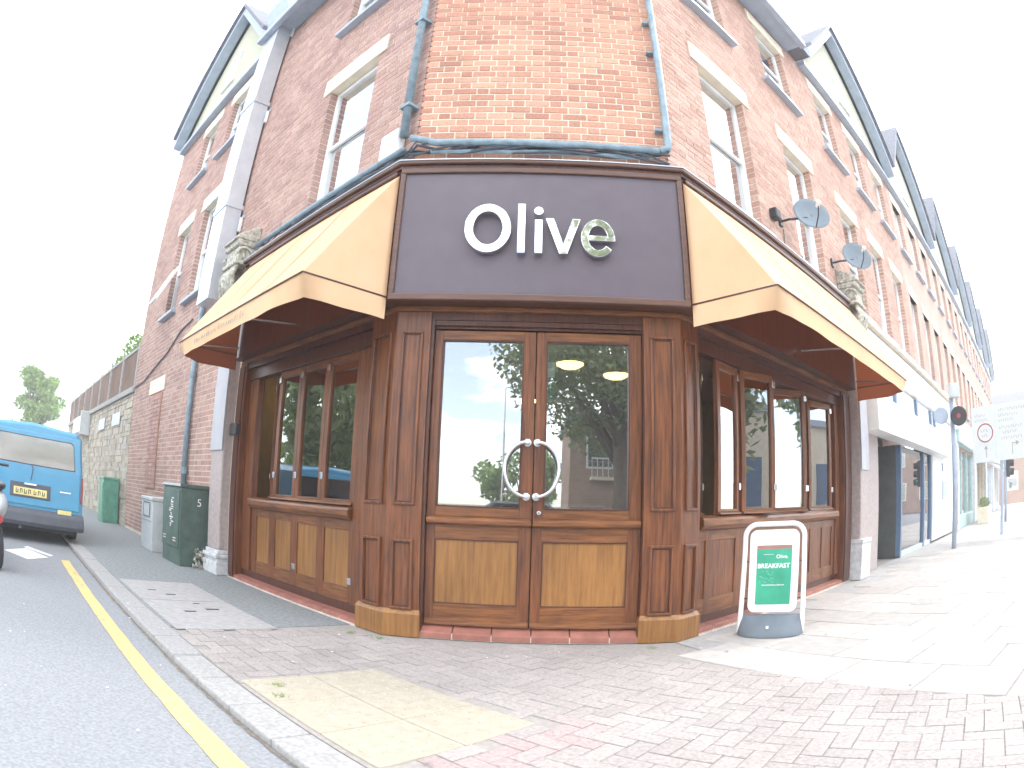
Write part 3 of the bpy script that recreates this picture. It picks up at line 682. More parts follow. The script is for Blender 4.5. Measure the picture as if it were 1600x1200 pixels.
# interior
inn = [p2(FC, .0, -.17), p2(FC, CW, -.17), p2(FR, 4.2, -.2), (2.4, 7.4), (-3.0, 6.6), p2(FL, 3.2, -.2)]
b = B(); b.add([(x, y, .09) for x, y in inn], [tuple(range(6))]); b.build('interior_floor', 'ifloor', bld)
b = B(); b.add([(x, y, 2.75) for x, y in inn]+[(x, y, 2.95) for x, y in inn], [tuple(reversed(range(6))), tuple(range(6, 12))]+[(i, (i+1) % 6, 6+(i+1) % 6, 6+i) for i in range(6)]); b.build('interior_ceiling', 'ceil', bld)
b = B()
for i in (2, 3, 4): (x0, y0), (x1, y1) = inn[i], inn[i+1]; f2, ln = between((x0, y0), (x1, y1)); b.add([tuple(f2(0, 0, .09)), tuple(f2(ln, 0, .09)), tuple(f2(ln, .12, .09)), tuple(f2(0, .12, .09)), tuple(f2(0, 0, 2.75)), tuple(f2(ln, 0, 2.75)), tuple(f2(ln, .12, 2.75)), tuple(f2(0, .12, 2.75))], [(0, 1, 5, 4), (3, 7, 6, 2), (0, 4, 7, 3), (1, 2, 6, 5)], local=False)
b.build('interior_wall', 'iwall', bld)
lampspots = [(1.49, 2.2, 'just inside the right door'), (2.08, 2.7, 'behind the right door, farther to the right'), (-1.9, 3.45, 'seen through the second left window leaf'), (-1.2, 2.66, 'seen through the window leaf nearest the door'), (3.5, 2.78, 'inside behind the open right windows'), (-.6, 4.6, 'deep inside behind the left windows'), (1.0, 4.6, 'deep inside in the middle of the cafe')]
for x, y, d in lampspots:
    t = thing('ceiling_lamp', (x, y, 2.75), 'round glowing ceiling lamp with brass rim '+d, 'ceiling lamp', 'round lamps on the cafe ceiling')
    B().lathe((x, y, 2.66), [(.05, .089), (.14, .085), (.19, .03), (.18, .0), (.16, .02)], 24).build('rim', 'brass', t, smooth=True)
    B().lathe((x, y, 2.62), [(.02, -.012), (.10, .0), (.15, .03), (.155, .045)], 24).build('diffuser', 'lampg', t, smooth=True)
def table(x, y, lab):
    t = thing('cafe_table', (x, y, .09), lab, 'table', 'tables inside the cafe'); B().lathe((x, y, .80), [(.35, 0), (.36, .01), (.36, .03), (.35, .035)], 28).build('table_top', 'wp', t); B().tube([(x, y, .12), (x, y, .80)], .03, 10, local=False).build('leg', 'black', t); B().lathe((x, y, .09), [(.22, 0), (.22, .015), (.05, .04)], 20).build('base', 'black', t)
def chair(x, y, ang, lab):
    t = thing('cafe_chair', (x, y, .09), lab, 'chair', 'chairs inside the cafe'); c, s = math.cos(ang), math.sin(ang); f = Fr(x, y, c, s, -s, c)
    B(f).box(-.2, .2, -.2, .2, .53, .56).build('seat', 'wd', t, bevel=.008)
    for a in (-.18, .18):
        for o in (-.18, .18): B(f).tube([(a, o, .09), (a, o, .53)], .016, 8).build('leg', 'wd', t)
        B(f).tube([(a, -.19, .56), (a, -.23, .98)], .015, 8).build('back_post', 'wd', t)
    B(f).box(-.19, .19, -.24, -.215, .80, .99).build('backrest', 'wd', t, bevel=.006)
table(-.2, 1.6, 'round cafe table behind the left windows'); table(2.9, 1.9, 'round cafe table behind the open right windows'); table(-1.3, 2.9, 'round cafe table by the far left window')
chair(.45, 1.9, 1.2, 'dark wooden chair at the table behind the left door'); chair(2.5, 2.5, 2.6, 'dark wooden chair behind the open right windows'); chair(-.7, 2.3, -.5, 'dark wooden chair between the tables behind the left windows')
ct = thing('counter', (1.2, 6, .09), 'long wooden serving counter at the back of the cafe', 'counter'); B().box(0, 2.3, 5.7, 6.3, .09, 1.1).build('front_panel', 'wd', ct); B().box(-.05, 2.35, 5.65, 6.35, 1.1, 1.15).build('worktop', 'conc', ct)
pl = thing('pendant_lamp', (-.75, 3.3, 2.0), 'yellow drum lampshade hanging behind the left windows', 'lamp'); B().lathe((-.75, 3.3, 1.65), [(.16, 0), (.16, .4), (.15, .4), (.15, 0)], 24).build('lamp_shade', 'plate', pl); B().tube([(-.75, 3.3, 2.03), (-.75, 3.3, 2.75)], .006, 6, local=False).build('cord', 'black', pl)
pc = thing('menu_board', (-.4, 7.38, 1.2), 'framed chalk menu board on the back wall of the cafe', 'menu board'); B().box(-.2, .9, 7.33, 7.38, 1.2, 2.0).build('board', 'black', pc); B(Fr(0, 7.33, 1, 0, 0, -1)).ring(-.24, .94, 1.16, 2.04, .05, 0, .03).build('frame', 'wp', pc)
# ------------------------------------------------------------------ shop sign letters
sg = thing('shop_sign_lettering', (1.1, -.17, 3.1), 'polished steel letters reading Olive on the dark fascia above the doors', 'sign')
OB, OF = .19, .235
def annul(cx, cz, rx, rz, ix, iz, a0=0, a1=360, n=48):
    b = B(FC); o = arc(cx, cz, rx, rz, a0, a1, n); i = arc(cx, cz, ix, iz, a0, a1, n); N_ = n+1
    vs = [(a, OB, z) for a, z in o]+[(a, OB, z) for a, z in i]+[(a, OF, z) for a, z in o]+[(a, OF, z) for a, z in i]; fs = []
    for k in range(n):
        fs += [(2*N_+k, 3*N_+k, 3*N_+k+1, 2*N_+k+1), (k, k+1, N_+k+1, N_+k), (k, 2*N_+k, 2*N_+k+1, k+1), (N_+k, N_+k+1, 3*N_+k+1, 3*N_+k)]
    if a1-a0 < 360: fs += [(0, N_, 3*N_, 2*N_), (n, 2*N_+n, 3*N_+n, N_+n)]
    b.add(vs, fs); return b
def letter(b, nm='letter'): return b.build(nm, 'chrome', sg, bevel=.003)
letter(annul(.70, 3.158, .182, .213, .115, .145))
letter(B(FC).box(.932, .992, OB, OF, 2.945, 3.375))
letter(B(FC).box(1.066, 1.126, OB, OF, 2.945, 3.235)); 
b = B(FC); b.front(list(arc(1.096, 3.315, .037, .037, 0, 360, 20))[:-1], OB, OF); letter(b, 'letter_dot')
b = B(FC)
b.front([(1.152, 3.25), (1.258, 2.945), (1.318, 2.945), (1.424, 3.25), (1.36, 3.25), (1.288, 3.03), (1.216, 3.25)], OB, OF); letter(b)
e = annul(1.56, 3.092, .133, .162, .075, .105, 0, 322, 44); e.box(1.485, 1.693, OB, OF-.001, 3.068, 3.112); letter(e)
for b_ in (.70, .962, 1.096, 1.288, 1.56): B(FC).tube([(b_, .165, 3.0), (b_, OB, 3.0)], .006, 6).build('standoff', 'steel', sg)
# ------------------------------------------------------------------ awnings
def awning(fr, aend, t2, lab, letters=False):
    O0, O1, ZT, ZF, ZV = .16, .92, 3.70, 2.60, 2.42
    a0 = -O0*t2+.02; t = thing('awning', tuple(fr((a0+aend)/2, .5, 2.6)), lab, 'awning', 'canvas awnings on the corner shop')
    n = 30; b = B(fr)
    sag = lambda u, v: -.02*math.sin(math.pi*v)*(1+.6*math.sin(u*9))
    m = 8; vs = []
    for i in range(n+1):
        for j in range(m+1):
            u, v = i/n, j/m; vs.append((a0+(aend-a0)*u, O0+(O1-O0)*v, ZT+(ZF-ZT)*v+sag(u, v)*(0 if i in (0, n) else 1)))
    fs = [(i*(m+1)+j, i*(m+1)+j+1, (i+1)*(m+1)+j+1, (i+1)*(m+1)+j) for i in range(n) for j in range(m)]
    fs = [f[::-1] for f in fs] 
    b.add(vs, fs); cp = b.build('canopy', 'canvas', t, smooth=True)
    for q in (1, 2, 3):
        a = a0+(aend-a0)*q/4; sm = B(fr); sm.add([x for j in range(m+1) for x in ((a-.008, O0+(O1-O0)*j/m+.004, ZT+(ZF-ZT)*j/m+sag(q/4, j/m)+.004), (a+.008, O0+(O1-O0)*j/m+.004, ZT+(ZF-ZT)*j/m+sag(q/4, j/m)+.004))], [(2*j, 2*j+1, 2*j+3, 2*j+2)[::-1] for j in range(m)]); sm.build('seam', 'canvas', t)
    for a, s in ((a0, 1), (aend, -1)):
        c = B(fr); k = [(a, O0, ZT), (a, O0, ZF), (a, O1, ZF)]; c.add(k, [(0, 1, 2) if s > 0 else (2, 1, 0)]); c.f = [f[::-1] for f in c.f]; c.build('side_panel', 'canvas', t)
    v = B(fr); pts = []; h = ZF-ZV
    loop = [(a0, O0+(O1-O0)*i/10) for i in range(10)]+[(a0+(aend-a0)*i/40, O1) for i in range(40)]+[(aend, O1-(O1-O0)*i/10) for i in range(11)]
    vs = []
    for i, (a, o) in enumerate(loop):
        corner = min(abs(i-10), abs(i-50)); w_ = .004*math.sin(i*.9); out = .006*math.sin(i*.8); near_a = a0 if abs(i-10) < abs(i-50) else aend; dd = math.hypot(a-near_a, o-O1); rd = .075*math.exp(-(dd/.16)**2); sa = rd if near_a == a0 else -rd; so_ = rd
        vs += [(a, o, ZF), (a+sa*.4, o+out*.5-so_*.4, ZF-h*.5+w_*.4), (a+sa, o+out-so_, ZV+w_*.9+rd*.25)]
    fs = []
    for i in range(len(loop)-1):
        for j in (0, 1): fs.append((3*i+j, 3*i+j+3, 3*i+j+4, 3*i+j+1))
    v.add(vs, fs); vo = v.build('valance', 'canvas', t, smooth=True)
    e = B(fr); e.tube([(a0, O0, ZF), (a0, O1+.006, ZF), (aend, O1+.006, ZF), (aend, O0, ZF)], .008, 6); e.build('piping', 'wd', t)
    fr_ = B(fr); fr_.tube([(a0+.03, O1-.03, ZF-.01), (aend-.03, O1-.03, ZF-.01)], .018, 8)
    for a in (a0+.03, (a0+aend)/2, aend-.03): fr_.tube([(a, O0, 2.68), (a, O1-.03, ZF-.01)], .014, 8)
    fr_.build('frame', 'steel', t); B(fr).box(a0+.02, aend-.02, .152, .185, 3.70, 3.742).build('cassette', 'wd', t, bevel=.01)
    if letters:
        l = B(fr); a = 1.0
        while a < 2.35:
            w_ = random.uniform(.02, .045); z = 2.475
            for _ in range(2): x = a+random.uniform(0, w_); l.tube([(x, O1+.017, z), (x+random.uniform(-.01, .015), O1+.018, z+random.uniform(.02, .05)), (x+random.uniform(0, .02), O1+.017, z+random.uniform(.0, .07))], .0022, 4)
            a += w_+.022
        l.build('faint_lettering', 'text_g', t, kind='stuff')
    return t
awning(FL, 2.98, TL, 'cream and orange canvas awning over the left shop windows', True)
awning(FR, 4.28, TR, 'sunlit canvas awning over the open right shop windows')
# ------------------------------------------------------------------ pipes, cables, boxes on the wall
dp = thing('drainpipe', tuple(FL(.10, .08, 4.1)), 'blue grey drainpipe running down beside the left edge of the canted brick wall', 'drainpipe')
B(FL).tube([(.10, .08, 8.5), (.10, .08, 4.22)], .042, 12).build('pipe', 'pipe', dp, smooth=True)
for z in (4.55, 5.75, 6.9): B(FL).box(.03, .17, .0, .13, z, z+.035).build('bracket', 'pipe', dp, bevel=.006)
B(FC).tube([(-.04, .085, 4.14), (.2, .09, 4.075), (CW-.09, .09, 4.05)], .034, 12).build('branch_pipe', 'pipe', dp, smooth=True)
dp2 = thing('drainpipe', tuple(FR(.0, .08, 4.05)), 'blue grey drainpipe down the right edge of the canted brick wall', 'drainpipe')
B(FC).tube([(CW+.0, .07, 8.5), (CW+.0, .07, 4.18), (CW-.01, .08, 4.09), (CW-.09, .09, 4.05)], .036, 12).build('pipe', 'pipe', dp2, smooth=True)
for z in (4.3, 5.3, 5.75, 6.6): B(FC).box(CW-.10, CW+.0, .0, .06, z, z+.03).build('bracket', 'pipe', dp2, bevel=.005)
cb = thing('cable_bundle', tuple(FC(1.1, .1, 3.95)), 'tangled dark cables running along the top of the shop fascia', 'cables')
for k in range(7):
    pts = []; ph = random.uniform(0, 6); base = random.uniform(4.0, 4.07)
    for i in range(15): a = 3.1-3.05*i/14; pts.append(tuple(FL(a, .06+.03*math.sin(i+ph), base-.02+.05*math.sin(i*.7+ph)*.6)))
    for i in range(24): a = .03+(CW-.03)*i/23; pts.append(tuple(FC(a, .07+.03*math.sin(i*.8+ph), base+.035*math.sin(i*.55+ph)-.012*k*(i/23))))
    B().tube(pts, random.choice([.007, .009, .012]), 6, local=False).build('cable', 'cable', cb, smooth=True)
B(FL).tube([(3.1, .10, 4.03), (.05, .09, 4.05)], .028, 10).build('conduit', 'pipe', cb, smooth=True)
B(FC).tube([(.15, .06, 4.0), (2.05, .06, 3.98)], .022, 10).build('conduit', 'pipe', cb, smooth=True)
wb = B(FL); wb.box(.16, .44, .0, .11, 4.03, 4.36); tag(wb.build('junction_box', 'white', bevel=.035), 'white plastic junction box beside the left drainpipe above the fascia', 'junction box')
ab = B(FR); ab.box(2.08, 2.22, 0, .10, 4.27, 4.40); tag(ab.build('alarm_box', 'black', bevel=.015), 'small dark alarm box on brick between right first-floor windows', 'alarm box')
cb2 = thing('wall_cable', tuple(FR(2.5, .02, 4.4)), 'thin cable hanging down the brick below the nearer satellite dish', 'cable'); B(FR).tube([(2.42, .012, 4.25), (2.40, .012, 4.0), (2.42, .012, 3.86)], .006, 6).build('cable', 'cable', cb2)
def dish(a, z, lab):
    t = thing('satellite_dish', tuple(FR(a, 0, z)), lab, 'satellite dish', 'satellite dishes on the right facade')
    c = FR(a+.10, .34, z+.10); ax = Vector((.62, -.72, .30)).normalized(); ax = Vector((-.10, -.93, .35)).normalized(); u = ax.cross(Vector((0, 0, 1))).normalized(); w = u.cross(ax)
    b = B(); nr, k = 6, 28
    for i in range(nr+1):
        r = .24*i/nr; dpt = .05*(i/nr)**2
        for j in range(k): an = 2*math.pi*j/k; b.v.append(c+ax*dpt+u*r*math.cos(an)+w*r*math.sin(an)*1.08)
    for i in range(nr):
        for j in range(k): b.f.append([i*k+j, i*k+(j+1) % k, (i+1)*k+(j+1) % k, (i+1)*k+j])
    d = b.build('dish', 'dish', t, smooth=True); s = d.modifiers.new('thick', 'SOLIDIFY'); s.thickness = .006
    B(FR).tube([(a-.16, .0, z+.0), (a-.16, .14, z), (a+.05, .3, z+.06)], .016, 8).build('bracket', 'black', t)
    B(FR).box(a-.20, a-.12, 0, .03, z-.06, z+.06).build('wall_plate', 'black', t, bevel=.004)
    f = c+ax*.30-w*.10
    B().tube([c-w*.23+ax*.04, c-w*.2+ax*.2, f], .009, 6, local=False).build('feed_arm', 'black', t); B().tube([f-ax*.05, f+ax*.03], .028, 10, local=False).build('receiver', 'white', t)
dish(2.52, 4.33, 'grey satellite dish on the brick beside the second first-floor window'); dish(4.35, 4.42, 'smaller looking grey satellite dish above the carved stone console')
# duct
dk = thing('ventilation_duct', tuple(FL(4.35, .15, 3.6)), 'tall pale galvanised duct climbing the left facade', 'duct')
zz = [3.55, 5.0, 6.9, 8.9]
for i in range(3): B(FL).box(4.10, 4.60, .03, .30, zz[i], zz[i+1]-.01).build('duct_section', 'duct', dk, bevel=.006)
for z in zz[1:3]: B(FL).box(4.08, 4.62, .01, .315, z-.05, z+.02).build('flange', 'duct', dk, bevel=.004)
for z in (4.8, 6.7, 8.6): B(FL).box(3.98, 4.7, .0, .02, z, z+.045).build('strap', 'slate', dk); B(FL).box(4.0, 4.03, .02, .06, z-.22, z).build('bracket', 'white', dk)
B(FL).ext([(.03, 8.9), (.30, 8.9), (.42, 9.25), (.42, 9.6), (-.1, 9.6), (-.1, 9.2)], 3.98, 4.72).build('cowl', 'slate', dk, bevel=.01)
# ------------------------------------------------------------------ gabled houses
def gable_house(fr, a0, a1, wins, lab, group, brick, geo=True, z0=2.6, first=False, extra=None):
    h = thing('terraced_house', tuple(fr((a0+a1)/2, 0, 0)), lab, 'house', group)
    if geo:
        w = cells(B(fr), a0, a1, z0, 8.62, grow(wins), -.3, -.0045).build('wall', 'mortar', h)
        brickset(B(fr), flemish(a0+.004, a1-.004, z0+.02, 8.6, wins+(extra or []), .04)).build('brickwork', brick, w, kind='stuff')
    else: cells(B(fr), a0, a1, z0, 8.62, wins, -.3, 0).build('wall', brick, h)
    for o in wins: sash(fr, h, *o, simple=not geo)
    bd = B(fr)
    m = (a0+a1)/2; zb, za = 8.66, 11.35; e = .0
    b = B(fr); b.front([(a0, zb), (m, za-.1), (a1, zb)][::-1], -.1, .04); b.f = b.f; b.build('gable_panel', 'pebble', h)
    g = B(fr); g.box(m-.32, m+.32, .041, .09, 9.15, 9.22); g.ring(m-.28, m+.28, 9.22, 10.05, .05, .041, .08); gw = g.build('attic_window', 'white', h)
    B(fr).box(m-.23, m+.23, .042, .05, 9.27, 10.0).build('pane', 'curtain', gw)
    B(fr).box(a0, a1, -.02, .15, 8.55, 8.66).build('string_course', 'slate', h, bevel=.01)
    sl = (za-zb)/(m-a0)
    for (x0, x1, q0, q1) in ((a0-.02, m, zb, za), (m, a1+.02, za, zb)):
        b = B(fr); b.front([(x0, q0-.02), (x1, q1-.02), (x1, q1+.24), (x0, q0+.24)], .10, .34) if x0 < x1 else None
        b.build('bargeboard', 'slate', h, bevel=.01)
        r = B(fr); r.front([(x0, q0+.241), (x1, q1+.241), (x1, q1+.34), (x0, q0+.34)], -7.5, .42); r.build('roof', 'roof', h)
    B(fr).box(a0, a1, -7.6, -7.3, 0, 8.7).build('rear_wall', 'bt', h)
    return h
lw = [(7.0, 7.70, 4.12, 5.80), (5.45, 6.25, 4.12, 5.80), (7.02, 7.80, 7.0, 8.2), (5.45, 6.25, 7.0, 8.2)]
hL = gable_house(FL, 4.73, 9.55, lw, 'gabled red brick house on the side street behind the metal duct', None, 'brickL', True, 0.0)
B(FL).box(9.25, 9.54, -7.6, -.3, 0, 8.6).build('end_wall', 'bt', hL)
B(FL).box(6.85, 8.0, .0, .018, 2.63, 2.90).build('plaque', 'lintel', hL, bevel=.006)
B(FL).box(6.95, 7.7, .0, .012, .9, 2.60).build('blocked_opening', 'brick', hL)
bb = B(FL)
for k in range(22):
    z = .95+k*.075
    for q in range(3): bb.box(6.97+q*.245, 7.2+q*.245, .0125, .022, z-.03, z+.03, tint=random.random())
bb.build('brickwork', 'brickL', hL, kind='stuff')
sw = B(FL); sw.front([(7.0, 4.1), (7.62, 4.1), (7.62, 4.95), (7.0, 4.95)], .05, .07); 
op = B(FL); op.add([(7.02, .02, 4.95), (7.6, .02, 4.95), (7.6, .38, 4.22), (7.02, .38, 4.22), (7.02, .05, 4.97), (7.6, .05, 4.97), (7.6, .41, 4.24), (7.02, .41, 4.24)], [(0, 1, 2, 3), (7, 6, 5, 4), (0, 4, 5, 1), (3, 2, 6, 7), (1, 5, 6, 2), (0, 3, 7, 4)]); op.build('open_casement', 'white', hL)
dp3 = thing('drainpipe', tuple(FL(5.0, .06, 0)), 'blue drainpipe on the left facade behind the dark green cabinet', 'drainpipe')
B(FL).tube([(5.0, .06, 3.9), (5.0, .06, .25)], .045, 12).build('pipe', 'pipe', dp3, smooth=True)
for z in (1.2, 2.6): B(FL).tube([(5.0, .06, z), (5.0, .06, z+.09)], .055, 12).build('collar', 'pipe', dp3)
# cable on the left wall
tw = thing('wall_cable', tuple(FL(8, .02, 3)), 'dark cable slung diagonally across the left brick house below its windows', 'cable')
B(FL).tube([(9.5, .02, 2.95), (8.6, .02, 2.98), (8.0, .02, 3.1), (6.9, .02, 3.3), (6.2, .02, 3.55), (5.6, .02, 3.62)], .014, 6).build('cable', 'cable', tw)
PW = 5.18
rw = [(5.15, 5.98, 4.02, 5.75), (6.88, 7.70, 4.02, 5.75), (8.55, 9.38, 4.02, 5.75), (5.15, 5.98, 6.92, 8.2), (6.88, 7.70, 6.92, 8.2), (8.55, 9.38, 6.92, 8.2)]
G_ = 'gabled brick houses of the shopping street terrace'
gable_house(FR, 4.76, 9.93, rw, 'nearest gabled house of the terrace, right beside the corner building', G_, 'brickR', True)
sh = lambda w, k: [(a+PW*k, b+PW*k, c, d) for a, b, c, d in w]
h2 = gable_house(FR, 9.94, 9.93+PW, sh(rw, 1), 'second gabled house along the terrace from the corner building', G_, 'bt', False)
words = ['third', 'fourth', 'fifth', 'sixth', 'seventh']
for k in range(1, 6):
    c = tree_copy(h2, None, Vector((FR.d[0], FR.d[1], 0))*PW*k); c['label'] = words[k-1]+' gabled house along the terrace, receding up the shopping street'
# downpipes between houses
# ------------------------------------------------------------------ left stone wall with fence
sw_ = thing('stone_wall', tuple(FL(16, 0, 0)), 'old rubble stone wall with concrete coping along the side street', 'wall')
B(FL).box(9.56, 24, -.35, -.02, 0, 2.86).build('core', 'mortar', sw_)
M['rubble'] = brickmat('rubble stone', [(.42, .38, .31), (.52, .48, .40), (.46, .44, .41), (.58, .53, .44), (.38, .35, .29)])
st = B(FL); z = .02
while z < 2.82:
    hh = random.uniform(.09, .17); a = 9.58
    while a < 24:
        l = random.uniform(.16, .42); hz = min(hh, 2.84-z)
        st.box(a+.008, min(a+l, 24)-.008, -.05, random.uniform(-.015, .012), z+.007, z+hz-.007, tint=random.random(), back=False); a += l
    z += hh
st.build('stonework', 'rubble', sw_, kind='stuff')
for a in (10.9, 13.2): B(FL).box(a, a+1.1, .013, .03, 2.25, 2.55).build('pale_patch', 'lgrey', sw_, bevel=.005)
for k in range(8): B(FL).box(9.57+k*1.8, 9.57+k*1.8+1.79, -.4, .06, 2.86, 2.98).build('coping_stone', 'conc', sw_, bevel=.012)
fn = thing('board_fence', tuple(FL(16, -.1, 3)), 'brown boarded fence with pale concrete posts on top of the stone wall', 'fence')
for k in range(8):
    a = 9.9+k*1.85
    B(FL).box(a-.05, a+.05, -.14, -.04, 2.98, 4.02).build('post', 'conc', fn, bevel=.006)
    B(FL).box(a+.06, a+1.79, -.1, -.06, 3.90, 3.96).build('top_rail', 'conc', fn)
    B(FL).box(a+.06, a+1.79, -.1, -.05, 3.0, 3.06).build('gravel_board', 'conc', fn)
    for q in range(12): B(FL).box(a+.06+q*.144, a+.06+q*.144+.139, -.1+random.uniform(-.004, .004), -.078, 3.07, 3.89).build('board', 'fence', fn)
lb = thing('box_sign', tuple(FL(17, .2, 2.3)), 'pale blue grey box sign projecting from the end of the stone wall', 'sign'); B(FL).box(16.6, 19.0, .07, .32, 2.30, 2.82).build('panel', 'duct', lb, bevel=.02); B(FL).box(16.5, 16.62, .0, .36, 2.2, 2.95).build('end_cap', 'lgrey', lb, bevel=.02)
# bushes above the fence
def foliage(b, c, rad, n, size):
    for _ in range(n):
        while True:
            p = Vector((random.uniform(-1, 1), random.uniform(-1, 1), random.uniform(-1, 1)))
            if .25 < p.length < 1: break
        f = p.length; p = Vector((c[0]+p.x*rad[0], c[1]+p.y*rad[1], c[2]+p.z*rad[2])); s = size*random.uniform(.6, 1.3)
        u = Vector((random.gauss(0, 1), random.gauss(0, 1), random.gauss(0, 1))).normalized(); w = u.cross(Vector((random.gauss(0, 1), random.gauss(0, 1), random.gauss(0, 1)))).normalized()
        b.add([tuple(p-u*s), tuple(p+w*s*.5), tuple(p+u*s), tuple(p-w*s*.5)], [(0, 1, 2, 3)], tint=random.random(), local=False)
    return b
def tree(x, y, h, r, lab, cat='tree', n=5000, size=.16, m='leafA', trunk=.25, low=.35, clumps=26, group=None, name='broadleaf_tree', cone=False):
    t = thing(name, (x, y, -.05), lab, cat, group)
    tr = B(); th = h*low; tr.tube([(x, y, -.1), (x+.1, y, th*.6), (x-.05, y+.1, th), (x, y, h*.75)], [trunk*1.3, trunk, trunk*.8, trunk*.2], 9, local=False)
    br = B(); f = B(); cz = (h+th)/2; rz = (h-th)/2
    for k in range(clumps):
        a = random.uniform(0, 6.283); v = random.uniform(-.85, .9); q = math.sqrt(max(0, 1-v*v))*random.uniform(.45, .95)
        if cone: q = (1-(v+1)/2)**.7*random.uniform(.4, .95)
        c = (x+r*q*math.cos(a), y+r*q*math.sin(a), cz+rz*v); cr = r*random.uniform(.24, .40)
        foliage(f, c, (cr, cr, cr*.75), n//clumps, size)
        if k % 2 == 0: br.tube([(x, y, th*.8+random.random()*rz*.6), ((x+c[0])/2, (y+c[1])/2, (th+c[2])/2+.3), c], [trunk*.45, trunk*.25, .03], 6, local=False)
    tr.build('trunk', 'bark', t, smooth=True); br.build('branches', 'bark', t, smooth=True); f.build('crown', m, t); return t
bs = thing('overhanging_bush', tuple(FL(13, -1.0, 3)), 'leafy shrub poking over the top of the brown board fence', 'bush')
f = B()
for a, z, r in ((10.8, 4.45, .4), (12.3, 4.5, .45), (14.2, 4.7, .6), (16.4, 4.5, .5), (18.0, 4.3, .5)): foliage(f, tuple(FL(a, -1.0, z)), (r, r, r*.8), 500, .08)
f.build('foliage', 'leafA', bs)
tree(-35.4, 29.5, 8.2, 2.35, 'round light green tree beyond the blue van', n=14000, size=.17, trunk=.2, low=.12, clumps=60, m='leafA')
# ------------------------------------------------------------------ street cabinets
def cabinet(fr, a0, a1, o0, o1, h, m, lab, kind):
    t = thing('utility_cabinet', tuple(fr((a0+a1)/2, (o0+o1)/2, 0)), lab, 'cabinet', None)
    B(fr).box(a0, a1, o0, o1, .0, h-.05).build('body', m, t, bevel=.012)
    B(fr).box(a0-.012, a1+.012, o0, o1+.015, h-.05, h).build('lid', 'lgrey' if kind != 'g' else m, t, bevel=.01) if kind == 'w' else B(fr).box(a0-.012, a1+.012, o0, o1+.015, h-.05, h).build('lid', m, t, bevel=.008)
    if kind == 'd':
        B(fr).box(a0+.03, a1-.02, o1+.001, o1+.014, .22, h-.08).build('door', m, t, bevel=.005)
        B(fr).box(a0-.013, a1+.013, o1+.016, o1+.02, h-.035, h-.004).build('lid_edge', 'lgrey', t)
        for a in (a0+.14, a1-.22):
            for z in (.30, .335): B(fr).box(a, a+.12, o1+.015, o1+.02, z, z+.012).build('vent_slot', 'lintel', t)
        g = B(fr)
        for k in range(14): z = .48+k*.028; x = (a0+a1)/2-.06+random.uniform(-.04, .05); g.box(x-.1*random.random(), x+random.uniform(.02, .08), o1+.0145, o1+.017, z, z+random.uniform(.01, .022))
        g.build('peeled_sticker', 'white', t)
        for z in (.25, .5, .8): B(fr).box(a0+.015, a0+.028, o1+.001, o1+.02, z, z+.08).build('hinge', m, t)
        cu = bpy.data.curves.new('numeral', 'FONT'); cu.body = '5'; cu.size = .14; cu.extrude = .0015
        d = fr(a0-.004, (o0+o1)/2-.02, h-.27); tx = bpy.data.objects.new('numeral', cu); COL.objects.link(tx); me = bpy.data.meshes.new_from_object(tx); bpy.data.objects.remove(tx); me.materials.clear(); me.materials.append(M['text_w'])
        ob = bpy.data.objects.new('numeral', me); COL.objects.link(ob); ob.parent = t; ob.location = d-wloc(t)
        ob.rotation_euler = (math.pi/2, 0, math.atan2(-fr.n[1], -fr.n[0])); 
    if kind == 'w':
        B(fr).ring(a0+.14, a1-.16, .50, .72, .015, o1+.0, o1+.012).build('hatch_rim', 'shopdark', t, bevel=.004); B(fr).box(a0+.155, a1-.175, o1, o1+.006, .515, .705).build('hatch', 'lgrey', t); B(fr).box(a0+.05, a1-.05, o1, o1+.008, .44, .455).build('seam', 'stone', t)
        B(fr).box(a0+.01, a1-.01, o0, o1-.01, -.0, .012).build('foot', 'black', t)
    if kind == 'g':
        B(fr).box(a0+.05, a1-.05, o1+.001, o1+.014, .08, h-.12).build('door', m, t, bevel=.006); B(fr).box((a0+a1)/2-.01, (a0+a1)/2+.01, o1+.015, o1+.018, .08, h-.12).build('seam', 'dgreen', t)
    return t
cabinet(FL, 3.84, 4.68, .03, .45, 1.05, 'dgreen', 'tall dark green cabinet with torn stickers and a painted 5', 'd')
cabinet(FL, 5.22, 5.95, .03, .48, .80, 'lgrey', 'pale grey cabinet standing behind the dark green one', 'w')
cabinet(FL, 10.25, 10.95, .03, .42, 1.0, 'mgreen', 'bright green cabinet against the stone wall, farthest down the side street', 'g')
rb_ = B()
for _ in range(90):
    w = FL(3.72+random.gauss(0, .05), .08+random.random()*.2, random.random()*.32*random.random()); r = random.uniform(.015, .04)
    foliage(rb_, tuple(w), (.02, .02, .02), 2, r)
rb_.build('dead_leaves', 'stonew', kind='stuff')
# ------------------------------------------------------------------ van
S0 = 5.2; OC = 2.47; HW = .86
FV = Fr(*p2(FL, S0, OC), -FL.n[0], -FL.n[1], -FL.d[0], -FL.d[1], ZR)   # a to the right (towards kerb), outward = rear
van = thing('parked_van', tuple(FV(0, -2, 0)), 'small blue van parked at the kerb seen from its rear', 'van')
